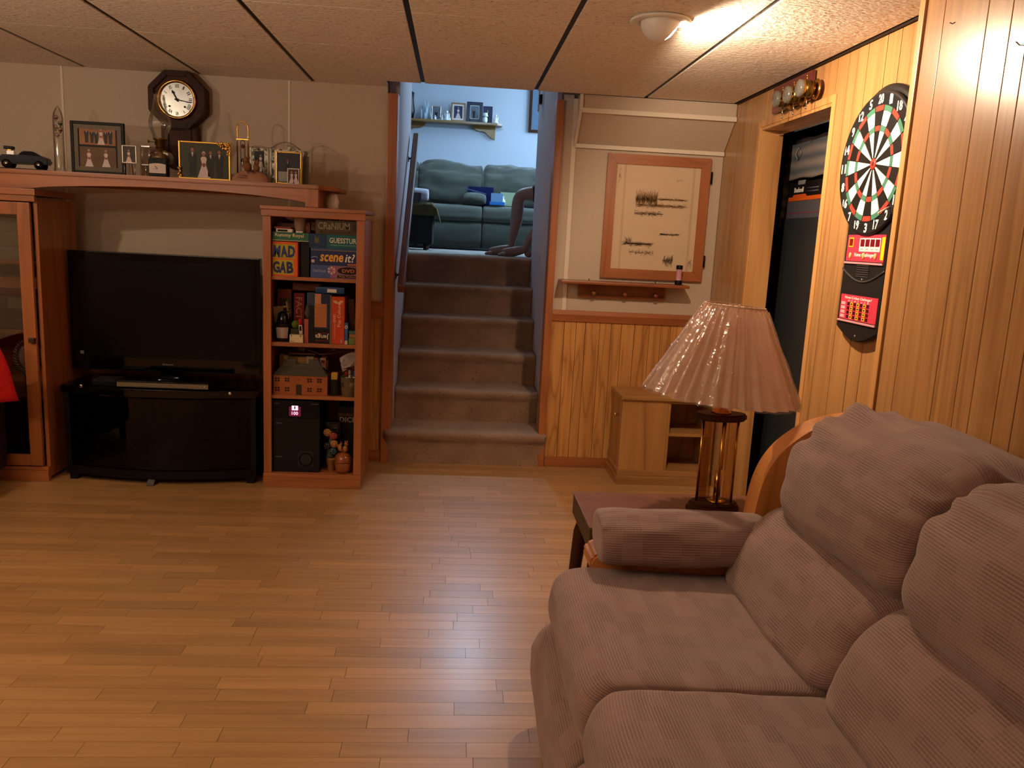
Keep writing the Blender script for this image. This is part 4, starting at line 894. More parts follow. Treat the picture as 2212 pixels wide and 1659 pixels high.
q = gbox('card_box', 'slate-blue ribbed card box left of the block game', (0, 0), (0, 0), z0, '3a4450', x=(fx(659), fx(678.5)), z1=z0+.255, y=FRONT+.05, depth=.1)
q = gbox('game_box', 'tall orange-red game box with cream writing up its spine', (0, 0), (0, 0), z0, 'b8401e', x=(fx(716), fx(744)), z1=z0+.243, y=FRONT, depth=.25); t = q[0]
text('Pop Culture', 'lettering', ink('dcb490'), t, (q[1]+(q[2]-q[1])*0.62, q[5]-.0008, q[3]+(q[4]-q[3])*0.62), 0.12, 0.021, rot=radians(90)); text('DVD', 'lettering', ink('e0c0a0'), t, (q[1]+(q[2]-q[1])*0.24, q[5]-.0008, q[3]+(q[4]-q[3])*0.55), 0.04, 0.012, rot=radians(90)); text('Trivial Pursuit', 'lettering', ink('d89070'), t, (q[1]+(q[2]-q[1])*0.24, q[5]-.0008, q[3]+(q[4]-q[3])*0.28), 0.085, 0.01, rot=radians(90)); patch(t, q, .7, .82, .02, .11, '9a8aa0', 'printed_badge')
wc = ((q[1]+q[2])/2, q[4]-.018)
for i in range(7):
    a0 = pi+pi*i/7+.06; a1 = a0+pi/7-.12
    MB().prism([(wc[0]+.008*cos(a0), wc[1]+.008*sin(a0)), (wc[0]+.026*cos(a0), wc[1]+.018*sin(a0)), (wc[0]+.026*cos(a1), wc[1]+.018*sin(a1)), (wc[0]+.008*cos(a1), wc[1]+.008*sin(a1))], q[5]-.0006, q[5], 'Y').build('printed_ray', ink('d0b080'), t)
prop('game_board', 'thin folded grey game board between block game and red box', 'game board', MB().box(fx(712.5), fx(715.5), FRONT, FRONT+.24, z0, z0+.25), plain('card_greyedge', '6a6058', .6), (fx(714), FRONT+.1, z0))
tx_ = fx(757); M = Matrix.Translation((tx_, FRONT+.06, z0+.066)) @ Matrix.Rotation(radians(-8), 4, 'Y')
t = thing('stacked_tin', 'green and red square tin at the right of second shelf', 'tin', (fx(762), FRONT+.03, z0)); MB().box(fx(753.5), IR-.001, FRONT+.002, FRONT+.06, z0, z0+.036, .003).build('tin', plain('tin_green', '6a7a3a', .4), t); box('lid_panel', ink('8a2a20'), t, fx(766), IR-.002, FRONT+.001, FRONT+.0025, z0+.004, z0+.032)
prop('soap_dish', 'peach oval dish on the green and red tin', 'dish', MB().box(fx(754), IR-.002, FRONT+.004, FRONT+.055, z0+.0365, z0+.054, .007), plain('peach_plastic', 'a06a48', .4), (fx(762), FRONT+.03, z0+.0365))
prop('sponge', 'teal sponge on top of the peach dish', 'sponge', MB().box(fx(753.5), IR-.004, FRONT+.006, FRONT+.05, z0+.0545, z0+.07, .003), plain('teal_sponge', '4a6a62', .9), (fx(762), FRONT+.03, z0+.0545))
M = Matrix.Translation((fx(751.5), FRONT+.1, z0+.0)) @ Matrix.Rotation(radians(-5), 4, 'Y')
prop('game_box', 'tan unmarked box leaning at the right of second shelf', 'game box', MB(M).box(.004, .034, 0, .12, .003, .225, .001), plain('card_tan', '6d5138', .6), (fx(755), FRONT+.1, z0))
prop('paper_bag', 'crumpled brown paper bag stuffed behind the tan box', 'bag', MB().ball((IR-.03, FRONT+.28, z0+.135), .04, 14, 10, rz=3.3, rx=.6), plain('kraft_paper', '6a4a30', .8, bump=.8, bscale=40), (IR-.03, FRONT+.2, z0))
q = gbox('card_box', 'slim blue and white card pack beside the red trivia box', (0, 0), (0, 0), z0, '3a5a90', x=(fx(744.6), fx(751.2)), z1=z0+.112, y=FRONT+.004, depth=.08); patch(q[0], q, 0, 1, 0, .18, 'c0a890', 'printed_band'); MB().lathe([(.004, 0), (.009, .0003)], (q[1]+q[2])/2, q[5]-.0004, q[3]+.09, 14, 'Y', cap=False).build('printed_ring', ink('b8a8b0'), q[0])
prop('book', 'thin pink book standing on the second shelf', 'book', MB().box(fx(656.5), fx(665.5), FRONT+.01, FRONT+.045, z0, z0+.122, .001), plain('book_pink', '9a4840', .5), (fx(661), FRONT+.08, z0))
prop('card_box', 'black card box beside the thin pink book', 'card box', MB().box(fx(666.5), fx(678.5), FRONT+.01, FRONT+.045, z0, z0+.19, .001), plain('card_dark', '120d0c', .5), (fx(672), FRONT+.03, z0))
prop('pencil_bag', 'grey-green pencil bag hung over the black card box', 'pencil bag', MB().tube([(fx(664), FRONT+.03, z0+.125), (fx(662), FRONT+.03, z0+.15), (fx(663), FRONT+.035, z0+.17), (fx(662), FRONT+.04, z0+.195)], [.012, .016, .014, .006], 10), plain('grey_cloth', '4a4a38', .8), (fx(663), FRONT+.03, z0+.11))
b_ = onY(612, 720, FRONT+.05).x
t = thing('bucket', 'black pail with a blank white label at the front of second shelf', 'bucket', (b_, FRONT+.06, z0))
MB().lathe([(.036, 0), (.044, .09), (.046, .092), (.043, .09), (.035, .004), (.001, .003)], b_, FRONT+.055, z0, 28, cap=False).build('pail', plain('dark_plastic', '141210', .3), t)
b = MB(); b.grid(lambda u, v: (b_+(.0405+.005*v)*sin(-.75+1.5*u), FRONT+.055-(.0405+.005*v)*cos(-.75+1.5*u), z0+.018+.056*v), 12, 3); b.build('label', plain('pale_label', '9c8a84', .6), t)
prop('flashlight', 'black rounded torch standing in the pail', 'torch', MB().lathe([(.001, .004), (.027, .006), (.03, .03), (.03, .1), (.024, .14), (.012, .152), (.001, .154)], b_-.004, FRONT+.055, z0, 20), GLOSSK, (b_, FRONT+.055, z0+.005))
prop('note_pad', 'cream note pad leaning at the left of second shelf', 'note pad', MB(Matrix.Translation((IL+.002, FRONT+.103, z0)) @ Matrix.Rotation(radians(-6), 4, 'Y')).box(-.004, .046, 0, .008, .0, .172, .001), plain('cream_paper', 'a08a68', .7), (IL+.02, FRONT+.1, z0))
t_ = onY(638, 700, FRONT+.04).x
prop('tennis_ball', 'old green tennis ball on a wooden block behind cream case', 'ball', MB().ball((t_, FRONT+.05, z0+.088), .021, 16, 12), plain('ball_felt', '5a6420', .9), (t_, FRONT+.05, z0+.067))
prop('wood_block', 'dark olive block under the tennis ball', 'block', MB().box(t_-.022, t_+.022, FRONT+.03, FRONT+.07, z0, z0+.0668, .002), plain('olive_block', '3a3018', .6), (t_, FRONT+.05, z0))
prop('dice_cup', 'small dark red dice cup behind the tennis ball', 'dice cup', MB().ball((fx(642), FRONT+.03, z0+.0), .001, 4, 3).lathe([(.001, .0), (.016, .001), (.018, .03), (.016, .0305), (.001, .029)], t_+.004, FRONT+.085, z0, 16), plain('red_leather', '3c1210', .5), (t_, FRONT+.08, z0))
c0, c1 = fx(625.5), fx(655)
t = thing('cream_case', 'small cream plastic case with two latches on second shelf', 'case', ((c0+c1)/2, FRONT+.02, z0)); MB().box(c0, c1, FRONT-.004, FRONT+.024, z0, z0+.041, .004).build('case', CREAMP, t)
for xx in (c0+.008, c1-.014): box('latch', plain('tan_latch', '7a5030', .5), t, xx, xx+.004, FRONT-.006, FRONT-.003, z0+.03, z0+.04)
box('lettering_strip', BLACK, t, c0+.005, c0+.022, FRONT-.0045, FRONT-.0038, z0+.007, z0+.009)
m_ = fx(650); t = thing('lip_balm', 'red and white lip balm tube standing on the cream case', 'lip balm', (m_, FRONT+.01, z0+.0415))
MB(Matrix.Translation((m_, FRONT+.01, z0+.0415)) @ Matrix.Rotation(radians(-5), 4, 'Y')).lathe([(.009, .0006), (.009, .05)], 0, 0, 0, 14).build('tube', WHITE, t); MB(Matrix.Translation((m_, FRONT+.01, z0+.0415)) @ Matrix.Rotation(radians(-5), 4, 'Y')).lathe([(.0092, .05), (.0092, .078), (.007, .08)], 0, 0, 0, 14).build('cap', plain('cap_red', 'a81c24', .4), t)
MB(Matrix.Translation((m_, FRONT+.01, z0+.0415)) @ Matrix.Rotation(radians(-5), 4, 'Y')).box(-.005, .005, -.0096, -.0088, .02, .045).build('barcode', BLACK, t)
# third shelf: cardboard house and neighbours
z0 = .4885; yh = FRONT+.012
h0, h1 = IL+.001, onY(707, 820, yh).x
t = thing('cardboard_house', 'cardboard house carry box with orange walls and grey handle roof', 'box', ((h0+h1)/2, yh+.06, z0))
zw = z0+.104; MB().box(h0, h1, yh, yh+.12, z0, zw).build('walls', plain('card_orange', '96552c', .6, var=.12, vscale=12), t)
hw = h1-h0
MB().prism([(h0-.004, zw), (h1+.004, zw), (h1-hw*.13, zw+.035), (h1-hw*.2, zw+.075), (h0+hw*.62, zw+.077), (h0+hw*.62, zw+.052), (h0+hw*.38, zw+.052), (h0+hw*.38, zw+.077), (h0+hw*.22, zw+.078), (h0+hw*.1, zw+.03)], yh+.05, yh+.062, 'Y').build('handle_panel', plain('card_grey', '4a463c', .6), t)
b = MB(); b.face([b.v(p) for p in ((h0-.004, yh-.004, zw-.002), (h1+.004, yh-.004, zw-.002), (h1-hw*.13, yh+.05, zw+.036), (h0+hw*.1, yh+.05, zw+.036))]); b.face([b.v(p) for p in ((h0-.004, yh+.124, zw-.002), (h1+.004, yh+.124, zw-.002), (h1-hw*.13, yh+.062, zw+.036), (h0+hw*.1, yh+.062, zw+.036))]); b.build('roof', plain('card_grey', '4a463c', .6), t)
for u in (.075, .255, .672, .855):
    for v in (.76, .28):
        wx0 = h0+hw*u; wz0 = z0+.104*v
        for dx in (-.0115, .0015):
            for dz in (-.0105, .0015): box('window_pane', ink('2a100c'), t, wx0+dx, wx0+dx+.01, yh-.0006, yh, wz0+dz, wz0+dz+.0085)
box('door', ink('3a2a20'), t, h0+hw*.42, h0+hw*.525, yh-.0008, yh, z0, z0+.055)
MB().lathe([(.001, 0), (.005, .0004)], h0+hw*.47, yh-.0006, z0+.082, 10, 'Y', cap=False).build('printed_heart', ink('7a3a20'), t)
cols = ['a06a3c', 'c8a87c', '8a6a30', 'b08a58', 'c8b48c', '9a5a28', '27406a', 'c8a080', '6a3a28']; xs = h0+.002
for i, (w, hh) in enumerate(((.022, .19), (.024, .185), (.05, .18), (.045, .178), (.04, .182), (.022, .178), (.012, .175), (.03, .178), (.012, .165))):
    lab = ('rust spine', 'cream spine with red squares', 'olive spine', 'tan spine', 'pale spine', 'orange spine', 'navy spine', 'cream spine with red letters', 'brown spine')[i]
    tg = thing('card_game', 'upright card game box with '+lab+' behind cardboard house', 'game box', (xs+w/2, yh+.2, z0), 'card games behind the cardboard house')
    MB().box(xs, xs+w-.001, yh+.14, yh+.24, z0, z0+hh, .001).build('carton', plain('card_'+cols[i], cols[i], .5), tg)
    if i in (1, 7):
        for v in (.145, .118) if i == 1 else (.15, .11): box('printed_square', ink('7a1c18'), tg, xs+.004, xs+w-.006, yh+.1394, yh+.14, z0+v, z0+v+.016)
    xs += w
prop('game_tray', 'flat beige game tray lying on the card games', 'tray', MB().box(h0+.05, h0+.19, yh+.145, yh+.24, z0+.1905, z0+.2, .002), plain('card_beige', '8a6a44', .6), (h0+.1, yh+.19, z0+.19))
t = thing('charger_cable', 'off-white cable with two plugs snaking over the card games', 'cable', (h0+.17, yh+.2, z0+.2))
CW = plain('offwhite_plastic', '8c7a68', .5)
zz = z0+.2
MB().tube([(h0+.13, yh+.17, zz+.018), (h0+.17, yh+.15, zz+.012), (h0+.22, yh+.13, zz-.002), (h0+.27, yh+.15, zz+.002), (h0+.34, yh+.2, zz+.014), (h0+.4, yh+.24, zz+.02)], .0035, 8).build('cord', CW, t)
MB(Matrix.Translation((h0+.115, yh+.17, zz+.019)) @ Matrix.Rotation(.25, 4, 'Y')).box(-.018, .016, -.01, .01, -.0095, .0095, .003).build('plug', CW, t)
MB().tube([(h0+.2, yh+.22, zz+.045), (h0+.23, yh+.2, zz+.03), (h0+.27, yh+.19, zz+.026)], .003, 8).build('cord', CW, t); MB().box(h0+.268, h0+.294, yh+.18, yh+.2, zz+.013, zz+.042, .003).build('plug', CW, t)
bx = onY(722, 830, FRONT+.02).x; t = thing('glue_bottle', 'black bottle with square yellow cap on third shelf', 'bottle', (bx, FRONT+.04, z0))
MB().box(bx-.018, bx+.018, FRONT+.02, FRONT+.056, z0, z0+.086, .003).build('bottle', plain('dark_plastic', '141210', .3), t); MB().box(bx-.017, bx+.015, FRONT+.022, FRONT+.054, z0+.086, z0+.122, .004).build('cap', plain('cap_yellow', 'b08a34', .5), t); box('highlight_label', ink('4a4a4a'), t, bx-.002, bx, FRONT+.0194, FRONT+.02, z0+.01, z0+.05)  # thin grey strip paints a highlight down the bottle front
bx = IR-.051; t = thing('marker_bucket', 'grey plastic bucket of markers with a printed label on third shelf', 'bucket', (bx, FRONT+.055, z0))
MB().lathe([(.038, 0), (.041, .004), (.047, .1), (.049, .102), (.045, .1), (.038, .006), (.001, .005)], bx, FRONT+.05, z0, 28, cap=False).build('pail', plain('khaki_plastic', '6a5a42', .5), t)
text('DIXX', 'lettering', ink('2c2418'), t, (bx-.03, FRONT+.014, z0+.062), .022, .024); b = MB(); b.grid(lambda u, v: (bx+(.0425+.003*v)*sin(.1+.6*u), FRONT+.05-(.0425+.003*v)*cos(.1+.6*u), z0+.035+.04*v), 8, 2); b.build('label', ink('8a7a5c'), t)
for i, (dx, dy, c) in enumerate(((.03, -.012, '1c4a78'), (-.012, -.02, 'a02028'), (-.002, .012, 'b8a890'))):
    mk = thing('marker', ('blue-capped', 'red-capped', 'white')[i]+' marker pen standing in the grey bucket', 'marker', (bx+dx, FRONT+.05+dy, z0+.01)); M = Matrix.Translation((bx+dx*.6, FRONT+.05+dy*.6, z0+.014)) @ Matrix.Rotation(radians(8), 4, Vector((-dy, dx, 0)))
    rr = .012 if i == 0 else .006
    MB(M).lathe([(rr, 0), (rr, .09)], 0, 0, 0, 14).build('barrel', WHITE, mk); MB(M).lathe([(rr*1.1, .09), (rr*1.1, .115), (rr*.9, .118)], 0, 0, 0, 14).build('cap', plain('cap_'+c, c, .35), mk)
t = None
b = MB()
def bag(u, v):
    x = IR-.108+.105*u; z = z0+.125+.07*v+.035*u+(.012*sin(3*u)) ; y = FRONT+.035+.012*noise.noise(Vector((u*5, v*5, 3)))+.01*sin(8*u+3*v)+(.02 if v > .5 else 0)*v
    return (x+.02*(1-v)*(u < .2), y, z)
b.grid(bag, 22, 14); b.grid(lambda u, v: (Vector(bag(u, v))+Vector((0, .02+.01*sin(pi*u), 0))), 22, 14)
m_, nt_, p_ = nodes('clear_plastic_bag'); nz_ = N(nt_, 'ShaderNodeTexNoise', Scale=25, Detail=3); bp_ = N(nt_, 'ShaderNodeBump', Strength=.8, Distance=.01); nt_.links.new(nz_.outputs['Fac'], bp_.inputs['Height']); nt_.links.new(bp_.outputs[0], p_.inputs['Normal'])
p_.inputs['Base Color'].default_value = (.62, .5, .46, 1); p_.inputs['Roughness'].default_value = .18; p_.inputs['Alpha'].default_value = .6; BAGM = m_
tag(b.build('plastic_bag', BAGM, loc=(IR-.05, FRONT+.05, z0+.12)), 'crumpled clear plastic bag over the marker bucket', 'bag')
# bottom shelf
z0 = .0755
s0, s1 = IL+.001, onY(690, 940, FRONT).x
t = thing('subwoofer', 'black subwoofer cabinet with a round port on the bottom shelf', 'subwoofer', ((s0+s1)/2, FRONT+.1, z0))
MB().box(s0, s1, FRONT, FRONT+.2, z0, z0+.29, .003).build('cabinet', plain('black_vinyl', '12100f', .5), t)
pc = onY(661, 992, FRONT); pr_ = MB().box(pc.x-.042, pc.x+.042, FRONT-.004, FRONT, pc.z-.042, pc.z+.042, .002).build('port_plate', plain('port_grey', '26241f', .45), t)
MB().lathe([(.033, -.006), (.037, -.008), (.037, -.004), (.03, -.004), (.027, .03), (.001, .03)], pc.x, FRONT, pc.z, 28, 'Y', cap=False).build('port', BLACK, pr_)
text('AIWA', 'lettering', plain('silver_ink', '8a8a88', .4, .6), t, (s0+.03, FRONT-.0005, z0+.262), .03, .006); text('SUPER BASS', 'lettering', plain('silver_ink', '8a8a88', .4, .6), t, (s0+.03, FRONT-.0005, z0+.082), .034, .005); box('trim_line', plain('port_grey', '26241f', .45), t, s0+.05, pc.x-.045, FRONT-.0006, FRONT, z0+.078, z0+.0795)
zr = z0+.2905
t = thing('stereo_receiver', 'black stereo receiver with pink lit display on the subwoofer', 'receiver', ((s0+s1)/2, FRONT+.1, zr))
MB().box(s0, s1, FRONT-.004, FRONT+.22, zr, zr+.092, .003).build('case', BLACK, t)
dp = onY(637, 882, FRONT-.005); box('display', plain('display_red', '3a0c18', .3, emit=.35, ecol=(.35, .02, .08)), t, dp.x-.03, dp.x+.03, FRONT-.0048, FRONT-.004, zr+.012, zr+.062)
GL = plain('display_pink', 'e0a0c0', .4, emit=1.6, ecol=(1, .55, .75)); box('display_block', GL, t, dp.x-.016, dp.x+.016, FRONT-.0055, FRONT-.0048, zr+.044, zr+.068); box('display_mark', BLACK, t, dp.x-.003, dp.x+.003, FRONT-.006, FRONT-.0055, zr+.05, zr+.066); text('100', 'display_digits', GL, t, (dp.x, FRONT-.0053, zr+.028), .032, .018)
text('AIWA', 'lettering', plain('silver_ink', '8a8a88', .4, .6), t, (s0+.018, FRONT-.0045, zr+.077), .03, .004); text('SURROUND', 'lettering', plain('silver_ink', '8a8a88', .4, .6), t, (s1-.025, FRONT-.0045, zr+.079), .036, .005)
q = gbox('game_box', 'black game box with tan lettering behind the squirrel bowl', (0, 0), (0, 0), z0, '100c0b', x=(onY(728, 920, FRONT+.15).x, IR), z1=z0+.33, y=FRONT+.15, depth=.16); t = q[0]
label_on(t, 'SEQUENCE', q, .42, .86, .72, .045, '7a4a38'); label_on(t, 'DICE', q, .44, .78, .66, .085, 'a8947c'); patch(t, q, .92, 1, .78, .84, 'b8b0a8', 'printed_die')
x0_, x1_ = onY(703, 960, FRONT+.1).x, onY(735, 960, FRONT+.1).x
t = thing('metal_tin', 'tall black box with a chrome-lined face behind the cookie plant', 'box', ((x0_+x1_)/2, FRONT+.08, z0)); MB().box(x0_, x1_, FRONT+.098, FRONT+.14, z0, z0+.255, .004).build('box', GLOSSK, t); MB().box(x0_+.012, x1_-.012, FRONT+.0965, FRONT+.0985, z0+.06, z0+.24, .002).build('face_frame', plain('dark_chrome', '4a4648', .3, .7), t)
for v in (.2, .21, .22): box('chrome_line', CHROME, t, x0_+.018, x1_-.018, FRONT+.0955, FRONT+.097, z0+v, z0+v+.003)
cp = onY(714, 1000, FRONT+.03); t = thing('cookie_flower_pot', 'terracotta pot of painted wooden cookie flowers on the bottom shelf', 'ornament', (cp.x, FRONT+.06, z0))
MB().lathe([(.018, 0), (.026, .055), (.029, .058), (.029, .07), (.025, .07), (.026, .06), (.001, .058)], cp.x, FRONT+.06, z0, 20, cap=False).build('pot', plain('terracotta', '8a5a30', .7), t)
MB().tube([(cp.x, FRONT+.06, z0+.05), (cp.x-.005, FRONT+.06, z0+.12), (cp.x+.003, FRONT+.061, z0+.19)], [.02, .016, .012], 10).build('stem', plain('sage_paint', '4a5a44', .6), t)
for i, (dx, dz, c) in enumerate(((-.02, .21, 'a87c44'), (.012, .19, '9a3c38'), (.017, .148, 'a8743c'), (-.02, .135, '17120f'), (.014, .108, '1c3a3c'), (-.006, .075, '2a3638'))):
    ck_ = MB().lathe([(.001, -.006), (.018, -.005), (.0205, 0), (.018, .005), (.001, .006)], cp.x+dx, FRONT+.039+.003*(i % 2), z0+dz, 20, 'Y').build('cookie_flower', plain('cookie_'+c, c, .5, var=.3, vscale=90), t)
    for k in range(6): MB().ball((cp.x+dx+.012*cos(k*1.05+i), FRONT+.0335+.003*(i % 2), z0+dz+.012*sin(k*1.05+i)), .0024, 6, 5).build('chip', ink('3a2418' if i not in (3, 4) else '9a9080'), ck_)
cp = onY(741, 1015, FRONT+.015); t = thing('squirrel_bowl', 'glazed brown nut bowl with a squirrel on its lid', 'bowl', (cp.x, FRONT+.02, z0))
GLZ = plain('brown_glaze', '8a4a22', .15, var=.3, vscale=60, coat=.6); yy = FRONT+.02
MB().lathe([(.001, 0), (.032, 0), (.041, .02), (.047, .052), (.045, .056)], cp.x, yy, z0, 28).build('bowl', GLZ, t)
MB().lathe([(.047, .057), (.048, .062), (.042, .085), (.03, .104), (.001, .112)], cp.x, yy, z0, 28).build('lid', GLZ, t)
for k in range(4): MB().tube([(cp.x-.05*cos(.4*k-.6)*.95, yy-.035+.006*k, z0+.06+.012*k), (cp.x, yy-.05+.012*k, z0+.068+.013*k), (cp.x+.05*cos(.4*k-.6)*.95, yy-.035+.006*k, z0+.06+.012*k)], .003, 6).build('basket_ridge', GLZ, t)
SQ = plain('squirrel_glaze', '9a6030', .3, var=.2)
b = MB().ball((cp.x+.01, yy, z0+.128), .015, 12, 9, rz=1.3).ball((cp.x+.014, yy-.002, z0+.156), .0105, 10, 8).ball((cp.x+.022, yy-.006, z0+.153), .005, 8, 6)
for e in (-1, 1): b.ball((cp.x+.014+e*.005, yy, z0+.168), .004, 6, 5, rz=1.6)
b.build('squirrel', SQ, t); MB().tube([(cp.x-.004, yy, z0+.115), (cp.x-.018, yy, z0+.125), (cp.x-.022, yy, z0+.148), (cp.x-.012, yy, z0+.162), (cp.x-.006, yy, z0+.155)], [.006, .011, .013, .011, .005], 10).build('squirrel_tail', SQ, t)
# ---- behind the glass door
t = thing('ornate_frame', 'silver scrollwork oval frame with baby portrait behind cabinet glass', 'photo frame', (-2.13, 4.23, .4375))
pc = onY(46, 770, 4.23); cxf, czf = -2.152, pc.z
b = MB()
for i in range(34):
    a = 2*pi*i/34; b.tube([(cxf+(.062+.012*cos(k))*cos(a+.1*k), 4.232-.004*sin(k), czf+(.078+.012*sin(k*1.3))*sin(a+.1*k)) for k in range(5)], .006, 6)
b.build('scroll_rim', plain('tarnished_silver', '8a867a', .3, .9), t)
MB().prism([(cxf+.058*cos(2*pi*i/32), czf+.074*sin(2*pi*i/32)) for i in range(32)], 4.232, 4.24, 'Y').build('photograph', plain('print_blush', 'a89088', .5), t)
MB().ball((cxf+.012, 4.232, czf+.022), .022, 14, 10, ry=.05, rz=1.15).build('printed_face', SKIN, t); MB().ball((cxf+.01, 4.2325, czf+.043), .021, 12, 8, ry=.04, rz=.6).build('printed_cap', ink('6a5040'), t)
MB().tube([(cxf, 4.242, czf), (cxf, 4.29, .4435)], .005, 6).tube([(cxf-.02, 4.236, czf-.07), (cxf-.02, 4.236, .4385)], .004, 6).tube([(cxf+.02, 4.236, czf-.07), (cxf+.02, 4.236, .4385)], .004, 6).build('easel', BLACK, t)
t = thing('video_recorder', 'dark video recorder with a row of buttons behind cabinet glass', 'video recorder', (-2.28, 4.35, .7705)); MB().box(-2.56, -2.075, 4.23, 4.48, .7705, .86, .003).build('case', plain('vcr_grey', '2a2624', .4), t)
for i in range(6): box('button', plain('button_grey', '5a544e', .4), t, -2.20+i*.014, -2.19+i*.014, 4.228, 4.2305, .815, .822)
t = thing('cassette_deck', 'grey cassette deck with a tape window on the video recorder', 'cassette deck', (-2.28, 4.35, .8605)); MB().box(-2.5, -2.08, 4.24, 4.45, .8605, .945, .003).build('case', plain('deck_grey', '3c3a36', .4), t); box('tape_window', plain('deck_window', '6a6a60', .15), t, -2.24, -2.125, 4.2385, 4.2405, .875, .925)
prop('storage_box', 'maroon flat box lying on the cassette deck', 'box', MB().box(-2.45, -2.07, 4.22, 4.42, .9455, .975, .003), plain('card_maroon', '4a1a14', .5), (-2.25, 4.3, .9455))
prop('wooden_tray', 'brown wooden tray stacked on the maroon box', 'tray', MB().box(-2.45, -2.08, 4.24, 4.44, .9755, 1.03, .004), OAKX, (-2.25, 4.3, .9755))
for i, (za, zc) in enumerate(((1.1165, 1.185), (1.1855, 1.255), (1.2555, 1.325))): prop('storage_box', ('lowest', 'middle', 'topmost')[i]+' grey box of the stack behind upper cabinet glass', 'box', MB().box(-2.52+.02*i, -2.085-.008*i, 4.22, 4.45, za, zc, .006), plain('card_greybox', '8a8478', .6), (-2.3, 4.3, za), 'grey boxes in the cabinet')  # grey boxes stand in for the tone of a brick reflection in the glass
for i, xx in enumerate((-2.19, -2.12)): prop('goblet', ('amber goblet in the cabinet, away from its side panel', 'amber goblet in the cabinet, close to its side panel')[i], 'goblet', MB().lathe([(.03, 0), (.03, .004), (.006, .012), (.006, .05), (.03, .075), (.036, .11), (.032, .15), (.03, .15), (.033, .11), (.026, .078), (.001, .06)], xx, 4.28, .0765, 20, cap=False), glass('amber_goblet', (.5, .33, .18), .15), (xx, 4.28, .0765))

# ================================================================== right of the stairs
# ---- framed hatch
t = thing('framed_hatch', 'oak-framed hatch panel with sketched duck pond print and two hinges', 'framed panel', (1.143, 4.69, 1.148))
hx0, hx1, hz0, hz1 = .842, 1.443, 1.148, 1.85; fw = .057
for pts in ([(hx0, hz1), (hx1, hz1), (hx1-fw, hz1-fw), (hx0+fw, hz1-fw)], [(hx0, hz0), (hx1, hz0), (hx1-fw, hz0+fw), (hx0+fw, hz0+fw)]): MB().prism(pts, 4.674, YB-.0005, 'Y', .003).build('rail', OAKX, t)
for pts in ([(hx0, hz0), (hx0, hz1), (hx0+fw, hz1-fw), (hx0+fw, hz0+fw)], [(hx1, hz0), (hx1, hz1), (hx1-fw, hz1-fw), (hx1-fw, hz0+fw)]): MB().prism(pts, 4.674, YB-.0005, 'Y', .003).build('stile', OAKZ, t)
pn = box('print_panel', plain('aged_cream_print', 'c9ae90', .6, var=.06, vscale=9), t, hx0+fw, hx1-fw, 4.684, YB-.001, hz0+fw, hz1-fw)
for xx in (.945, .952, 1.345, 1.352): box('groove_line', ink('8a6a4c'), pn, xx, xx+.0015, 4.6835, 4.684, hz0+fw, hz1-fw)
random.seed(11)
def strokes(n, cx, cz, w, h, ang, ln, wd=.0016):
    b = MB()
    for i in range(n):
        x = cx+random.uniform(-w, w)*.9; z = cz+random.uniform(-h, h)*random.random(); a = radians(ang+random.gauss(0, 18)); l = ln*random.uniform(.4, 1.2)
        x = min(max(x, hx0+fw+.012), hx1-fw-.012); z = min(max(z, hz0+fw+.012), hz1-fw-.012)
        d = Vector((cos(a), sin(a)))*l/2; n_ = Vector((-sin(a), cos(a)))*wd/2
        b.prism([(x-d.x-n_.x, z-d.y-n_.y), (x+d.x, z+d.y), (x-d.x+n_.x, z-d.y+n_.y)], 4.683, 4.684, 'Y')
    return b
INKB = ink('8a6644'); INKD = ink('5e4630')
def at(px, py): v = onY(px, py, 4.684); return v.x, v.z
for nm, n, (px, py), w, h, ang, ln, m in (('reed_sketch', 420, (1397, 428), .07, .045, 85, .045, ink('96703f')), ('shore_sketch', 160, (1430, 445), .15, .012, 2, .05, INKB), ('far_shore_sketch', 100, (1455, 432), .09, .006, 0, .04, INKB), ('ripple_sketch', 220, (1402, 462), .09, .018, -5, .018, INKD), ('boat_sketch', 130, (1378, 527), .09, .012, 8, .045, INKD), ('boat_reed_sketch', 30, (1357, 518), .02, .018, 95, .03, INKD), ('wader_sketch', 150, (1385, 545), .08, .022, 60, .012, INKD), ('islet_sketch', 90, (1447, 507), .06, .006, 3, .025, INKD), ('stump_sketch', 110, (1443, 562), .03, .035, 65, .03, INKD), ('reed_fringe_sketch', 25, (1340, 380), .008, .05, 70, .014, INKB), ('fern_sketch', 26, (1490, 568), .012, .04, 80, .018, INKB), ('bird_sketch', 8, (1475, 391), .04, .006, 20, .014, INKD)):
    x, z = at(px, py); strokes(n, x, z, w, h, ang, ln).build(nm, m, pn)['kind'] = 'stuff'
for pz in (1.743, 1.269):
    MB().box(1.4435, 1.4555, 4.678, 4.694, pz-.03, pz+.03, .003).lathe([(.005, -.034), (.005, .034)], 1.449, 4.677, pz, 10).build('hinge', plain('black_iron', '1c1714', .4, .6), t)
# ---- peg shelf
t = thing('peg_shelf', 'dark wood shelf with three pegs below the framed hatch', 'shelf', (.97, 4.65, 1.03))
MB().box(.60, 1.34, 4.545, YB-.002, 1.112, 1.13, .006).build('shelf_board', PEGW, t); MB().box(.72, 1.233, 4.68, YB-.001, 1.03, 1.112, .004).build('back_board', PEGW, t); MB().box(.722, 1.231, 4.672, 4.682, 1.03, 1.045, .004).build('moulding', PEGW, t)
for x in (.805, .988, 1.169): MB().lathe([(.007, 0), (.006, -.025), (.006, -.035), (.012, -.042), (.014, -.05), (.009, -.057), (.001, -.058)], x, 4.68, 1.062, 14, 'Y').build('peg', PEGW, t)
for px in (1272, 1416): v = onY(px, 605, 4.62); MB().tube([(v.x, 4.62, 1.13), (v.x, 4.62, 1.139), (v.x+.004, 4.62, 1.142)], .0025, 6).build('hook', BLACK, t)
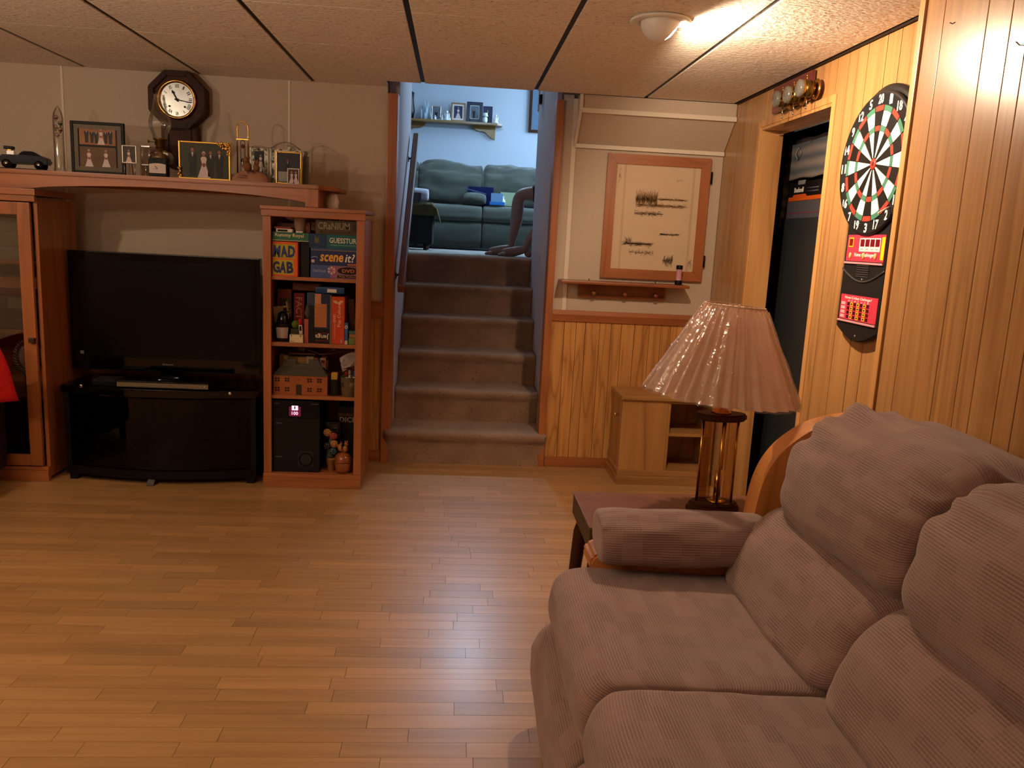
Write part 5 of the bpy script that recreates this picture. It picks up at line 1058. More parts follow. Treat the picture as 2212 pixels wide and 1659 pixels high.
cx = 1.285; t = thing('spray_canister', 'slim black canister with a pink patterned waist on the peg shelf', 'canister', (cx, 4.6, 1.1305))
MB().lathe([(.019, 0), (.02, .004), (.02, .022), (.018, .026)], cx, 4.6, 1.1305, 20).build('base', BLACK, t); MB().lathe([(.018, .026), (.0155, .045), (.0165, .078), (.018, .088)], cx, 4.6, 1.1305, 20, cap=False).build('sleeve', plain('pink_sleeve', 'c08a92', .35, var=.5, vscale=70), t); MB().lathe([(.018, .088), (.0185, .09), (.0185, .108), (.016, .111), (.001, .112)], cx, 4.6, 1.1305, 20).build('cap', BLACK, t)
# ---- plaque with three brass and glass fittings over the doorway
t = thing('lamp_plaque', 'red mahogany plaque with three brass and glass lamps above the doorway', 'wall lamp', (XR-.02, 3.74, 1.99))
MB().box(XR-.022, XR-.0065, 3.535, 3.965, 1.995, 2.118, .005).build('plaque', MAHO, t)
for px, py in ((1725, 190), (1698, 204), (1674, 214)):
    c = onX(px, py, 1.415); yy, zz = c.y, c.z
    dm = MB().lathe([(.016, 0), (.02, -.004), (.02, -.012), (.03, -.016), (.034, -.03), (.034, -.058)], XR-.022, yy, zz, 24, 'X').build('drum', plain('drum_dark_brass', '6a5228', .25, .9), t)
    MB().lathe([(.036, -.058), (.037, -.062), (.036, -.066)], XR-.022, yy, zz, 24, 'X', cap=False).build('rim', BRASS, dm)
    MB().lathe([(.034, -.06), (.036, -.078), (.028, -.083), (.001, -.084)], XR-.022, yy, zz, 24, 'X', cap=False).build('glass_cup', plain('frosted_lens', '5e5a52', .1, coat=.6), dm)
    MB().lathe([(.042, 0), (.042, -.006), (.03, -.008)], XR-.022, yy, zz, 24, 'X').build('wall_ring', BRASS, dm)
    MB().tube([(XR-.06, yy, zz-.033), (XR-.06, yy, zz-.075)], .0022, 6).ball((XR-.06, yy, zz-.078), .005, 8, 6).build('pull_chain', CHROME, t)
    MB().tube([(XR-.07, yy-.01, zz+.033), (XR-.072, yy-.01, zz+.048)], .002, 6).ball((XR-.072, yy-.01, zz+.05), .0035, 8, 6).build('thumb_screw', BRASS, dm)
# ---- electronic dartboard
DBY, DBZ, DX = 2.878, 1.668, 1.468
t = thing('dartboard', 'round electronic dartboard over a black scoreboard on panelled wall', 'dartboard', (XR, DBY, 1.03))
KB = plain('board_black', '191716', .45, var=.1); RB = .25
MB().lathe([(RB+.012, 0), (RB+.012, -.014), (RB-.005, -.022)], XR-.0015, DBY+.0, DBZ+.012, 64, 'X').build('housing', KB, t)
face = MB().lathe([(RB-.01, -.02), (RB, -.026), (RB+.001, -.034), (RB-.006, -.04), (RB-.014, -.036), (.001, -.036)], XR-.003, DBY, DBZ, 64, 'X', cap=False).build('face', KB, t)
xf = XR-.003-.036
def P2(r, a): return (DBY-r*sin(a), DBZ+r*cos(a))
NUMS = (20, 1, 18, 4, 13, 6, 10, 15, 2, 17, 3, 19, 7, 16, 8, 11, 14, 9, 12, 5)
SEGM = {'w': plain('seg_white', 'd8d3c8', .4, var=.03), 'k': plain('seg_black', '16130f', .4), 'r': plain('seg_red', 'b8392c', .4, var=.05), 'g': plain('seg_green', '3f6e58', .4, var=.05)}
for i, nn in enumerate(NUMS):
    a0 = 2*pi*(i-.5)/20+.012; a1 = 2*pi*(i+.5)/20-.012
    for r0, r1, c in ((.022, .113, 'k' if i % 2 == 0 else 'w'), (.115, .132, 'r' if i % 2 == 0 else 'g'), (.134, .182, 'k' if i % 2 == 0 else 'w'), (.184, .201, 'r' if i % 2 == 0 else 'g')):
        g = .0 if r0 > .05 else .02
        MB().prism([P2(r0, a0+g*3), P2(r0, a1-g*3), P2(r1, a1), P2(r1, (a0+a1)/2), P2(r1, a0)], xf-.003, xf, 'X').build('segment', SEGM[c], face)
    a = 2*pi*i/20; y_, z_ = P2(.224, a)
    text(str(nn), 'number', plain('number_white', 'e6e2da', .5), face, (xf-.0008, y_, z_), .02 if nn < 10 else .034, .034, FX, extr=.0012, bold=.025)
MB().lathe([(.019, 0), (.019, -.004), (.008, -.004)], xf, DBY, DBZ, 24, 'X', cap=False).build('bull', SEGM['r'], face); MB().lathe([(.001, -.0035), (.007, -.004)], xf, DBY, DBZ, 16, 'X', cap=False).build('bullseye', ink('5a1810'), face)
for k in range(14): 
    zz = DBZ-.243+k*.0065; w = math.sqrt(max(0, .238**2-(DBZ-zz)**2)); box('rib', KB, face, xf-.0012, xf, DBY-w, DBY+w, zz, zz+.0028)
sy0, sy1 = DBY-.155, DBY+.155
bot = [(sy1-(sy1-sy0)*i/14, 1.075-.045*sin(pi*i/14)) for i in range(15)]
sc = MB().prism([(sy0, 1.5), (sy1, 1.5)]+bot, XR-.03, XR-.002, 'X', .003).build('scoreboard', KB, t)
MB().tube([(XR-.031, sy1-(sy1-sy0)*i/14, 1.295-.045*sin(pi*i/14)) for i in range(15)], .0035, 6).build('ridge', plain('grey_ridge', '3c3a38', .35), sc)
REDP = plain('score_red', 'c03648', .35, var=.06); YEL = ink('d8b418'); DKR = plain('led_red', '6a0c18', .15)
def sq(nm, m, y0, y1, z0, z1, l=.002, par=None): return box(nm, m, par or sc, XR-.03-l, XR-.03, y0, y1, z0, z1)
for zc_, hh in ((1.372, .048), (1.153, .046)): sq('panel', REDP, sy0+.018, sy1-.018, zc_-hh, zc_+hh); MB().box(XR-.036, XR-.03, sy0+.016, sy1-.012, zc_-hh-.01, zc_-hh-.003, .001).build('lip', plain('pink_lip', 'c88a90', .4), sc)
u1 = 1.372
sq('display_surround', ink('d8d0cc'), sy0+.05, sy0+.2, u1-.012, u1+.036, .0026)
for i in range(4): sq('digit_window', DKR, sy0+.055+i*.036, sy0+.084+i*.036, u1+.006, u1+.032, .0032); sq('caption', ink('9a8a90'), sy0+.06+i*.036, sy0+.08+i*.036, u1-.005, u1-.002, .0032)
sq('player_frame', YEL, sy1-.064, sy1-.03, u1+.004, u1+.038, .0026); sq('player_window', DKR, sy1-.06, sy1-.034, u1+.008, u1+.034, .0032); sq('rule_card', ink('e0c010'), sy0+.02, sy0+.042, u1-.04, u1+.04, .0026)
for yy in (sy1-.05, DBY+.005, DBY-.08): MB().ball((XR-.033, yy, u1-.028), .009, 10, 7, rx=.4, rz=1.3).build('button', ink('d8a860'), sc)
text('Home Challenger!', 'lettering', plain('number_white', 'e6e2da', .5), sc, (XR-.0325, DBY, u1-.026), .15, .018, FX)
for i in range(6): MB().box(XR-.0325, XR-.03, DBY-.045, DBY+.045, 1.268+i*.008, 1.271+i*.008).build('speaker_slot', plain('grey_ridge', '3c3a38', .35), sc)
for zz in (1.258, 1.05): MB().lathe([(.005, -.03), (.005, -.032), (.001, -.0325)], XR, DBY, zz, 10, 'X', cap=False).build('screw', CHROME, sc)
u2 = 1.153; text('Home Cricket Challenger!', 'lettering', plain('number_white', 'e6e2da', .5), sc, (XR-.0325, DBY+.005, u2+.034), .2, .013, FX)
for r in range(4):
    zz = u2+.012-r*.016; sq('name_tag', ink('d0a0a8'), sy1-.058, sy1-.026, zz-.005, zz+.006, .0026)
    for c in range(7): 
        yy = sy1-.082-c*.024; sq('score_lamp', ink('3a0a10') if c % 2 == 0 else ink('e0c018'), yy-.009, yy+.009, zz-.006, zz+.006, .0026)
        if c % 2: sq('lamp_hole', ink('3a2a10'), yy-.005, yy+.005, zz-.003, zz+.003, .0032)
for i, s_ in enumerate(('20', '19', '18', '17', '16', '15', 'B')): text(s_, 'lettering', ink('e0b0b4'), sc, (XR-.0325, sy1-.082-i*.024, u2+.023), .012, .007, FX)
MB(Matrix.Translation(onX(1920, 447, xf-.004))).tube([(0, 0, 0), (-.045, -.018, -.024)], [.0022, .003], 8).build('dart', plain('number_white', 'e6e2da', .5), face)
# ---- closet contents
t = thing('gun_safe', 'tall dark green-black steel security cabinet inside the closet', 'steel cabinet', (2.05, 3.9, 0))
MB().box(1.74, 2.3, 3.5, 4.32, .02, 1.52, .004).build('body', GREYM, t); MB().box(1.728, 1.742, 3.6, 4.19, .12, 1.43, .003).build('door', GREYM, t); box('plinth', BLACK, t, 1.76, 2.28, 3.52, 4.3, 0, .02)
MB().lathe([(.012, 0), (.012, -.02), (.02, -.024), (.02, -.03)], 1.728, 3.66, .95, 14, 'X').build('lock', CHROME, t)
t = thing('grey_box', 'long grey box with a red stripe on the dark steel cabinet', 'box', (1.95, 3.95, 1.5205)); MB().box(1.75, 2.1, 3.55, 4.30, 1.5205, 1.608, .003).build('carton', plain('card_slate', '4a4850', .5), t); box('stripe', ink('7a2838'), t, 1.7492, 1.7498, 3.552, 4.298, 1.545, 1.549)
t = thing('scope_box', 'black and orange scope box with white lettering on grey box', 'box', (1.95, 3.92, 1.6085)); MB().box(1.755, 2.08, 3.55, 4.30, 1.6085, 1.705, .002).build('carton', plain('card_black', '151314', .4), t)
box('orange_band', ink('c8561c'), t, 1.7542, 1.7548, 3.552, 4.298, 1.61, 1.63); MB().prism([(4.24, 1.63), (4.06, 1.63), (4.08, 1.642), (4.22, 1.642)], 1.7542, 1.7548, 'X').build('orange_tab', ink('c8561c'), t)
text('Bushnell', 'lettering', ink('d8d4cc'), t, (1.7545, 4.165, 1.665), .11, .026, FX); MB().box(1.752, 1.76, 4.10, 4.18, 1.69, 1.712, .004).build('hang_tab', plain('tab_grey', '7a7a7a', .4), t)
for zz in (1.652, 1.668): MB().tube([(1.754, 4.07, zz), (1.754, 3.93, zz)], .004, 6).build('printed_scope', ink('4a4a50'), t)
b = MB()
def bl(u, v):
    y = 3.52+.80*u; s = v*2
    f = .006*noise.noise(Vector((u*5, v*3, 0)))
    return (1.738+f, y, 1.915-.195*(s-1)+.006*noise.noise(Vector((u*6, 1, 2)))) if s > 1 else (2.08-.342*s, y, 1.915+.006*noise.noise(Vector((u*6, 1, 2)))*s)
b.grid(bl, 40, 24)
b.grid(lambda u, v: (1.738+.33*u, 4.32+.012*sin(6*v+4*u)*v+.03*v, 1.915-v*(.2+.24*(1-u))), 16, 16); b.grid(lambda u, v: (1.738+.33*u, 3.52, 1.915-.19*v), 4, 4)
m_, nt_, p_ = nodes('woven_blanket'); g_ = N(nt_, 'ShaderNodeNewGeometry'); wv = N(nt_, 'ShaderNodeTexWave', wave_type='BANDS', bands_direction='Z', Scale=5, Distortion=1.2, Detail=2); nt_.links.new(g_.outputs['Position'], wv.inputs['Vector'])
cr = N(nt_, 'ShaderNodeValToRGB'); cr.color_ramp.elements[0].color = (*hexc('4c5258'), 1); cr.color_ramp.elements[1].color = (*hexc('7c7270'), 1); nt_.links.new(wv.outputs['Fac'], cr.inputs[0]); nt_.links.new(cr.outputs[0], p_.inputs['Base Color']); p_.inputs['Roughness'].default_value = .95
bo = tag(b.build('blanket', m_, loc=(1.95, 3.9, 1.74)), 'folded grey woven blanket with a diamond motif on scope box', 'blanket'); sl = bo.modifiers.new('thickness', 'SOLIDIFY'); sl.thickness = .008
prop('storage_bin', 'grey storage bin hidden under the woven blanket', 'bin', MB().box(1.762, 2.06, 3.54, 4.29, 1.718, 1.9, .02), plain('card_slate', '4a4850', .5), (1.95, 3.9, 1.718))
for k in (-1, 1): MB().tube([(1.729, 4.16, 1.875), (1.729, 4.16+.035*k, 1.845), (1.729, 4.16, 1.815)], .003, 5).build('diamond_motif', plain('pale_yarn', '8a8c90', .9), bo)
# ---- low cabinet
t = thing('low_cabinet', 'low oak cabinet with open shelves and side knob by wainscot', 'cabinet', (1.23, 4.52, 0))
c0, c1, cy0, cy1 = .965, 1.50, 4.375, 4.67
MB().box(c0-.012, c1, cy0-.012, cy1, 0, .05, .004).box(c0-.006, c1, cy0-.006, cy1, .05, .085, .006).build('plinth', LOWX, t)
box('side_panel', LOWC, t, c0, c0+.018, cy0+.018, cy1, .085, .49); box('side_panel', LOWC, t, c1-.018, c1, cy0, cy1, .085, .49); box('divider', LOWC, t, 1.225, 1.243, cy0+.004, cy1-.01, .085, .49); box('back_panel', LOWC, t, c0+.018, c1-.018, cy1-.01, cy1, .085, .49)
box('front_panel', LOWC, t, c0, 1.225, cy0, cy0+.018, .085, .49, .002); MB().box(c0-.01, c1, cy0-.014, cy1, .49, .513, .004).build('top', LOWX, t); box('top_rail', LOWX, t, 1.243, c1-.018, cy0, cy0+.016, .475, .49)
box('shelf', LOWX, t, 1.243, c1-.018, cy0+.01, cy1-.01, .285, .303)
kb = onX(1333, 895, c0-.012); MB().lathe([(.006, 0), (.006, -.012), (.014, -.018), (.016, -.026), (.01, -.032), (.001, -.033)], c0, min(kb.y, 4.6), kb.z, 16, 'X').build('knob', plain('polished_brass', 'd8b878', .12, 1), t)
# ---- side table and lamp
t = thing('side_table', 'dark side table with thick edged top and splayed round legs', 'side table', (.75, 2.46, 0))
m_ = plain('mottled_brown_laminate', '6e4638', .35, var=.35, vscale=14)
MB().box(.432, 1.08, 2.285, 2.64, .494, .50, .001).build('top', m_, t); MB().box(.434, 1.078, 2.287, 2.638, .425, .494, .002).build('edge', plain('olive_edge', '4a3820', .5), t)
for x, y in ((.47, 2.32), (.47, 2.6), (1.04, 2.32), (1.04, 2.6)):
    sx_ = -.035 if x < .7 else .035; sy_ = -.02 if y < 2.45 else .02
    MB().tube([(x, y, .43), (x+sx_*.2, y+sy_*.2, .39), (x+sx_*.25, y+sy_*.25, .37), (x+sx_*.6, y+sy_*.6, .2), (x+sx_, y+sy_, 0.0)], [.013, .02, .024, .02, .012], 14).build('leg', DKW, t)
LX, LY, LZ = .866, 2.47, .5005
t = thing('table_lamp', 'brass and glass table lamp with plastic-wrapped pleated peach shade', 'lamp', (LX, LY, LZ))
def boat(sc_, w=.082, h=.05): return [(LX+w*sc_*cos(a)*(1 if abs(cos(a)) < .97 else 1.03), LY+h*sc_*sin(a)) for a in [2*pi*i/36 for i in range(36)]]
MB().prism(boat(1.05), LZ, LZ+.022, 'Z', .005).prism(boat(.95), LZ+.022, LZ+.034, 'Z', .004).build('base', DKW, t)
MB().prism(boat(1.0), LZ+.305, LZ+.328, 'Z', .006).build('top_plate', DKW, t)
MB().lathe([(.03, 0), (.03, .004), (.012, .008)], LX+.01, LY, LZ+.034, 20).build('brass_dish', BRASS, t)
for dx, dy in ((-.055, .0), (.0, -.036), (.055, -.012), (.03, .034)): MB().tube([(LX+dx, LY+dy, LZ+.034), (LX+dx, LY+dy, LZ+.305)], .0045, 10).build('rod', BRASS, t)
for x, y, w in ((-.045, -.022, .012), (.03, -.034, .014), (-.02, .036, .02)): box('glass_strip', glass('bronze_glass', (.82, .72, .58), .1), t, LX+x-w, LX+x+w, LY+y-.0015, LY+y+.0015, LZ+.035, LZ+.304)
MB().tube([(LX+.01, LY, LZ+.042), (LX+.01, LY, LZ+.14)], .011, 12).build('candle_sleeve', BRASS, t)
MB().lathe([(.032, .328), (.03, .333), (.016, .345), (.011, .36), (.012, .38), (.012, .42)], LX, LY, LZ, 24).build('neck', plain('copper_brass', 'b8783a', .2, 1), t)
MB().tube([(LX+.0, LY, LZ+.42), (LX, LY, LZ+.67)], .004, 8).ball((LX, LY, LZ+.5), .03, 12, 9, rz=1.3).build('harp', BRASS, t)
SM = Matrix.Translation((LX-.006, LY, LZ+.385)) @ Matrix.Rotation(radians(3.5), 4, 'Y')
NP = 32
def shade(u, v, k=1.0, ex=0, ph=0):
    a = 2*pi*u; r = .236*(1-v)+.092*v; r += .012*sin(pi*v)*0
    pl = abs(((u*NP+.25*sin(6*pi*u)+ph) % 1)*2-1); amp = (.030*(1-v)+.010*v)*(.75+.35*sin(7*a)); r += amp*(pl-.5)*k+ex
    z = .285*v+.004*noise.noise(Vector((cos(a)*3, sin(a)*3, v*3)))*k
    r += .004*noise.noise(Vector((cos(a)*5, sin(a)*5, v*6+4)))
    return (r*cos(a), r*sin(a), z)
m_, nt_, p_ = nodes('peach_pleat'); p_.inputs['Base Color'].default_value = (*hexc('b98262'), 1); p_.inputs['Roughness'].default_value = .6
nz_ = N(nt_, 'ShaderNodeTexNoise', Scale=6, Detail=4); mx_ = N(nt_, 'ShaderNodeMix', data_type='RGBA'); mx_.inputs[6].default_value = (*hexc('e0b296'), 1); mx_.inputs[7].default_value = (*hexc('f6d8bf'), 1); nt_.links.new(nz_.outputs['Fac'], mx_.inputs[0]); nt_.links.new(mx_.outputs[2], p_.inputs['Base Color'])
out_ = nt_.nodes['Material Output']; tl2 = N(nt_, 'ShaderNodeBsdfTranslucent'); nt_.links.new(mx_.outputs[2], tl2.inputs[0]); ms2 = N(nt_, 'ShaderNodeMixShader'); ms2.inputs[0].default_value = .45
nt_.links.new(p_.outputs[0], ms2.inputs[1]); nt_.links.new(tl2.outputs[0], ms2.inputs[2]); nt_.links.new(ms2.outputs[0], out_.inputs['Surface'])
PEACH = m_
b = MB(SM); b.grid(shade, NP*6, 10, True); sh_ = b.build('shade', PEACH, t); pass
m_, nt_, p_ = nodes('plastic_wrap'); out_ = nt_.nodes['Material Output']; tr_ = N(nt_, 'ShaderNodeBsdfTransparent'); gl_ = N(nt_, 'ShaderNodeBsdfGlossy'); gl_.inputs['Roughness'].default_value = .16; mxs = N(nt_, 'ShaderNodeMixShader')
nz_ = N(nt_, 'ShaderNodeTexNoise', Scale=28, Detail=4, Distortion=1.5); bp_ = N(nt_, 'ShaderNodeBump', Strength=1, Distance=.012); nt_.links.new(nz_.outputs['Fac'], bp_.inputs['Height']); nt_.links.new(bp_.outputs[0], gl_.inputs['Normal'])
lw_ = N(nt_, 'ShaderNodeLayerWeight', Blend=.3); nt_.links.new(bp_.outputs[0], lw_.inputs['Normal']); ma_ = N(nt_, 'ShaderNodeMath', operation='MULTIPLY_ADD'); ma_.inputs[1].default_value = .4; ma_.inputs[2].default_value = .12; nt_.links.new(lw_.outputs['Fresnel'], ma_.inputs[0]); nt_.links.new(ma_.outputs[0], mxs.inputs[0])
nt_.links.new(tr_.outputs[0], mxs.inputs[1]); nt_.links.new(gl_.outputs[0], mxs.inputs[2]); nt_.links.new(mxs.outputs[0], out_.inputs['Surface']); nt_.nodes.remove(p_)
b = MB(SM); b.grid(lambda u, v: shade(u, v*.99-.012, .75, .0065+.003*sin(40*u)), NP*5, 14, True); b.build('plastic_wrap', m_, sh_)
b = MB(SM); b.grid(lambda u, v: (.23-.06*v*u, -.0+.04*u, .19-.05*u-.05*v*(1-u)*.6), 4, 4); 
b.bm.free()
MB(SM).lathe([(.093, .283), (.095, .288), (.091, .288)], 0, 0, 0, 40, cap=False).build('top_band', plain('cream_band', 'd8c0a4', .6), sh_)

# ================================================================== reclining sofa
sf = thing('sofa', 'long mauve-brown woven reclining sofa with oak ends along the panelling', 'sofa', (.85, 1.2, 0))
for i, (a, c) in enumerate(((1.478, 2.085), (.87, 1.472), (.27, .864))):
    cushion([(.292, .33), (.285, .39), (.31, .448), (.37, .468), (.56, .462), (.8, .452), (.95, .44), (.95, .34), (.8, .28), (.5, .26), (.33, .27)], a, c, 'Y', 9, .012, .005, i*3.7, 30, ends=.6).build('seat_cushion', FAB, sf)
    cushion([(.315, .31), (.27, .28), (.245, .215), (.258, .12), (.30, .05), (.36, .05), (.37, .2), (.36, .3)], a+.005, c-.005, 'Y', 8, .03, .008, i*5.1+2, 26, ends=.7).build('footrest_pad', FAB, sf)
    cushion([(.765, .45), (.775, .51), (.81, .585), (.87, .645), (.95, .672), (1.06, .66), (1.12, .58), (1.1, .48), (1.0, .44), (.86, .43)], a-.02, c-.01, 'Y', 5, .02, .008, i*2.3+8, 36, wf=8, ends=.45).build('lumbar_cushion', FAB, sf)
    cushion([(.905, .648), (.872, .70), (.884, .79), (.925, .872), (1.0, .928), (1.11, .948), (1.24, .925), (1.33, .86), (1.345, .74), (1.24, .66), (1.06, .63), (.96, .628)], a-.03, c-.035, 'Y', 5, .02, .012, i*4.9+1, 44, wf=6, ends=.5, fold=.022).build('head_pillow', FAB, sf)
MB().box(.38, 1.33, .2, 2.12, .05, .27, .01).build('base', plain('dark_lining', '2a1c18', .9), sf); MB().box(1.08, 1.36, .2, 2.12, .27, .80, .03).build('back_body', plain('mauve_back', '6a4c46', .9), sf)
AP = [onY(px_, py_, 2.2) for px_, py_ in ((1603, 1150), (1608, 1100), (1630, 1020), (1670, 960), (1735, 914), (1800, 895), (1860, 890))]
ctl = [(v_.x, v_.z) for v_ in AP]+[(1.26, AP[-1].z-.004), (1.325, AP[-1].z-.04), (1.362, AP[-1].z-.12)]
A2 = [(ctl[0][0], .05)]
for k in range(len(ctl)-1):
    p0, p1, p2, p3 = [Vector(ctl[min(max(k+j, 0), len(ctl)-1)]) for j in (-1, 0, 1, 2)]
    for j in range(6):
        f = j/6; A2.append(tuple(.5*((2*p1)+(p2-p0)*f+(2*p0-5*p1+4*p2-p3)*f*f+(3*p1-p0-3*p2+p3)*f**3)))
A2 += [ctl[-1], (1.362, .05)]
for k, (y0_, y1_) in enumerate(((2.125, 2.205), (.115, .195))):
    MB().prism(A2, y0_, y1_, 'Y').build('end_panel', SOFW, sf)
    MB().prism([(.425, .44), (.402, .455), (.396, .475), (.405, .495), (.43, .507), (.93, .507), (.93, .445)], y0_-.055, y1_-.015, 'Y', .008).build('arm_rail', SOFW, sf)
    MB().box(.43, .50, y0_-.02, y1_-.02, .0, .445, .012).build('arm_post', SOFW, sf)
    cushion([(2.005+(k*-2.01), .50), (2.0+(k*-2.01), .545), (2.025+(k*-2.01), .595), (2.085+(k*-2.01), .618), (2.145+(k*-2.01), .61), (2.185+(k*-2.01), .57), (2.188+(k*-2.01), .52), (2.15+(k*-2.01), .498), (2.07+(k*-2.01), .485)], .418, .885, 'X', 6, .0, .008, 3+k, 26, wf=16, ends=.7).build('arm_pad', FAB, sf)
for x in (.4, 1.28):
    for y in (.25, 2.05): MB().lathe([(.02, 0), (.025, .05)], x, y, 0, 12).build('foot', DKW, sf)

# ================================================================== far left: draped chair
ac = thing('armchair', 'small dark brown armchair in front of the glass-door cabinet', 'armchair', (-2.45, 3.75, 0))
ACM = plain('dark_brown_hide', '23140f', .6, bump=.3)
MB().box(-2.82, -2.2, 3.4, 4.0, .1, .38, .05).build('seat', ACM, ac); MB().box(-2.98, -2.8, 3.36, 4.04, .2, .85, .06).build('backrest', ACM, ac)
for a, c in ((3.3, 3.42), (3.94, 4.06)): MB().box(-2.92, -2.18, a, c, .1, .55, .045).build('arm', ACM, ac)
for x in (-2.86, -2.26):
    for y in (3.36, 3.98): MB().lathe([(.02, 0), (.028, .12)], x, y, 0, 10).build('leg', DKW, ac)
e0, e1 = onY(40, 868, 3.88), onY(-10, 720, 3.88)
b = MB()
def fleece(u, v):
    top = Vector((-2.7, 4.0, .566)).lerp(Vector((-2.19, 3.98, .566)), u)
    c = Vector((e0.x, 3.88, e0.z)); w = Vector((e1.x, 3.86, e1.z))
    if v < .5: p = top.lerp(Vector((-2.6, 3.9, .60)).lerp(w, u), v*2)
    else: p = Vector((-2.6, 3.9, .60)).lerp(w, u).lerp(Vector((-2.5, 3.7, .45)).lerp(c, u), v*2-1)
    p.y -= .02*sin(8*u+3*v)*v; p.x += .008*sin(11*v)
    return p
b.grid(fleece, 24, 20)
rb = tag(b.build('fleece_blanket', plain('red_fleece', 'b01414', .95, var=.25, vscale=50, bump=.6, bscale=150), loc=(-2.4, 3.9, .5)), 'bright red fleece throw slung over the dark armchair', 'blanket'); rb.modifiers.new('thickness', 'SOLIDIFY').thickness = .012

# ================================================================== stairwell and upstairs
hr = thing('handrail', 'wooden handrail on brackets climbing the left stairwell wall', 'handrail', (-.31, 5.2, 1.0))
ra, rb_ = Vector((-.302, 4.64, 1.03)), Vector((-.302, 5.87, 2.015)); d = (rb_-ra).normalized()
b = MB(); M = Matrix.Translation(ra) @ d.to_track_quat('Y', 'Z').to_matrix().to_4x4(); b.M = M; b.box(-.02, .02, 0, (rb_-ra).length, -.028, .028, .012, 3); b.build('rail', wood('handrail_oak', '7a4526', '4c2814', 'Y', .3, figure=.3, coat=.4), hr)
for f in (.14, .9):
    p = ra.lerp(rb_, f); MB().tube([p+Vector((0, 0, -.03)), p+Vector((-.01, 0, -.055)), p+Vector((-.042, 0, -.07))], .006, 8).lathe([(.02, 0), (.02, .005)], -.3445, p.y, p.z-.07, 14, 'X').build('bracket', plain('black_iron', '1c1714', .4, .6), hr)
t = thing('door_closer', 'small dark latch fixed at the top of right stairwell wall', 'latch', (.55, 5.3, 2.28)); c = onX(1170, 215, .548)
MB().box(.535, .55, c.y-.03, c.y+.03, c.z-.03, c.z+.03, .003).build('plate', BLACK, t); MB().tube([(.53, c.y, c.z-.08), (.53, c.y, c.z+.08)], .006, 8).build('rod', CHROME, t)
# hanging lamp over the upper landing
t = thing('pendant_lamp', 'white glass pendant lamp hanging over the upper landing', 'lamp', (.25, 7.6, 3.64))
MB().tube([(.25, 7.6, 3.0), (.25, 7.6, 3.62)], .006, 8).lathe([(.05, 3.62), (.05, 3.64)], .25, 7.6, 0, 20).build('cord', WHITEP, t)
MB().lathe([(.03, 3.0), (.12, 2.97), (.2, 2.87), (.195, 2.865), (.11, 2.955), (.03, 2.985)], .25, 7.6, 0, 32, cap=False).build('shade', plain('opal_glass', 'dfe6ee', .3, emit=2.5, ecol=(.55, .76, 1.0)), t)
pl_ = light('pendant_bulb', 'POINT', (.25, 7.6, 2.9), 50, (.5, .74, 1.0), .07); pl_.parent = t; pl_.location = (0, 0, 2.9-3.64)
# wall shelf
WZ = 2.562; t = thing('wall_shelf', 'honey wood wall shelf on scroll brackets above the green sofa', 'shelf', (-.03, 9.1, WZ))
MB().prism([(-.75, 9.2), (-.75, 9.03), (.40, 9.03), (.455, 9.07), (.455, 9.2)], WZ-.022, WZ, 'Z', .004).build('shelf_board', UPW, t)
for x0_, s_ in ((.385, -1), (-.62, 1)):
    pts = [(0, 0), (.25, 0), (.24, -.02), (.21, -.045), (.17, -.055), (.13, -.055), (.1, -.07), (.07, -.1), (.03, -.125), (0, -.14)]
    MB().prism([(x0_+s_*p, WZ-.022+q) for p, q in pts], 9.17, 9.19, 'Y', .003).build('bracket', UPW, t)
UZ = WZ+.0005
cxx = -.38; b = MB()
random.seed(5)
for i in range(26):
    a = random.uniform(0, 2*pi); r = .06*math.sqrt(random.random()); hh = (.235*(1-r/.075)+.04)*random.uniform(.75, 1.1)
    b.lathe([(.014, 0), (.012, hh*.7), (.001, hh)], cxx+r*cos(a)*1.1, 9.1+r*sin(a)*.7, UZ, 6)
m_ = plain('spun_glass', 'b8ccd8', .15, alpha=.5, spec=.8)
t = tag(b.build('glass_castle', m_, loc=(cxx, 9.1, UZ)), 'spun clear glass castle ornament on the wall shelf', 'ornament')
vv = thing('dark_vase', 'dark vase at the hidden end of the wall shelf', 'vase', (-.53, 9.1, UZ)); MB().lathe([(.04, 0), (.055, .08), (.04, .2), (.045, .27), (.03, .28), (.001, .27)], -.545, 9.1, UZ, 20).build('vase', plain('ebony', '17110f', .4), vv)
def upframe(tl, br_, name, label, m, w, mw, mm, bg, ppl, y=9.08):
    a, c = onY(*tl, y), onY(*br_, y); t = thing(name, label, 'photo frame', ((a.x+c.x)/2, y, UZ)); frame(t, a.x, c.x, UZ, a.z, y, w, m, .014, mw, mm, back=True); picture(t, a.x+w+mw*.8, c.x-w-mw*.8, UZ+w+mw*.8, a.z-w-mw*.8, y+.004, bg, ppl)
BLU = plain('print_blue', '28304c', .5, var=.3)
upframe((932, 228), (952, 254), 'photo_frame', 'little silver frame next to glass castle on wall shelf', plain('silver_frame', 'b9aea2', .3, .8), .012, 0, None, plain('print_slate', '5a6a78', .5), [(.5, 0, .8, 'suit')])
upframe((975, 221), (1005, 257), 'photo_frame', 'wood photo frame with white mount on the wall shelf', UPW, .016, .02, WHITE, BLU, [(.5, 0, .9, 'dress')])
upframe((1009, 219), (1042, 261), 'photo_frame', 'wide dark blue photo frame on the wall shelf', plain('navy_wood', '1c2438', .4), .036, .008, WHITE, plain('print_slate', '5a6a78', .5), [(.4, 0, .85, 'suit')])
upframe((1044, 229), (1063, 263), 'photo_frame', 'unframed blue portrait print at the shelf end', BLU, .004, 0, None, BLU, [(.5, .0, .85, 'suit')])
PORC = plain('white_porcelain', 'd8dce0', .25)
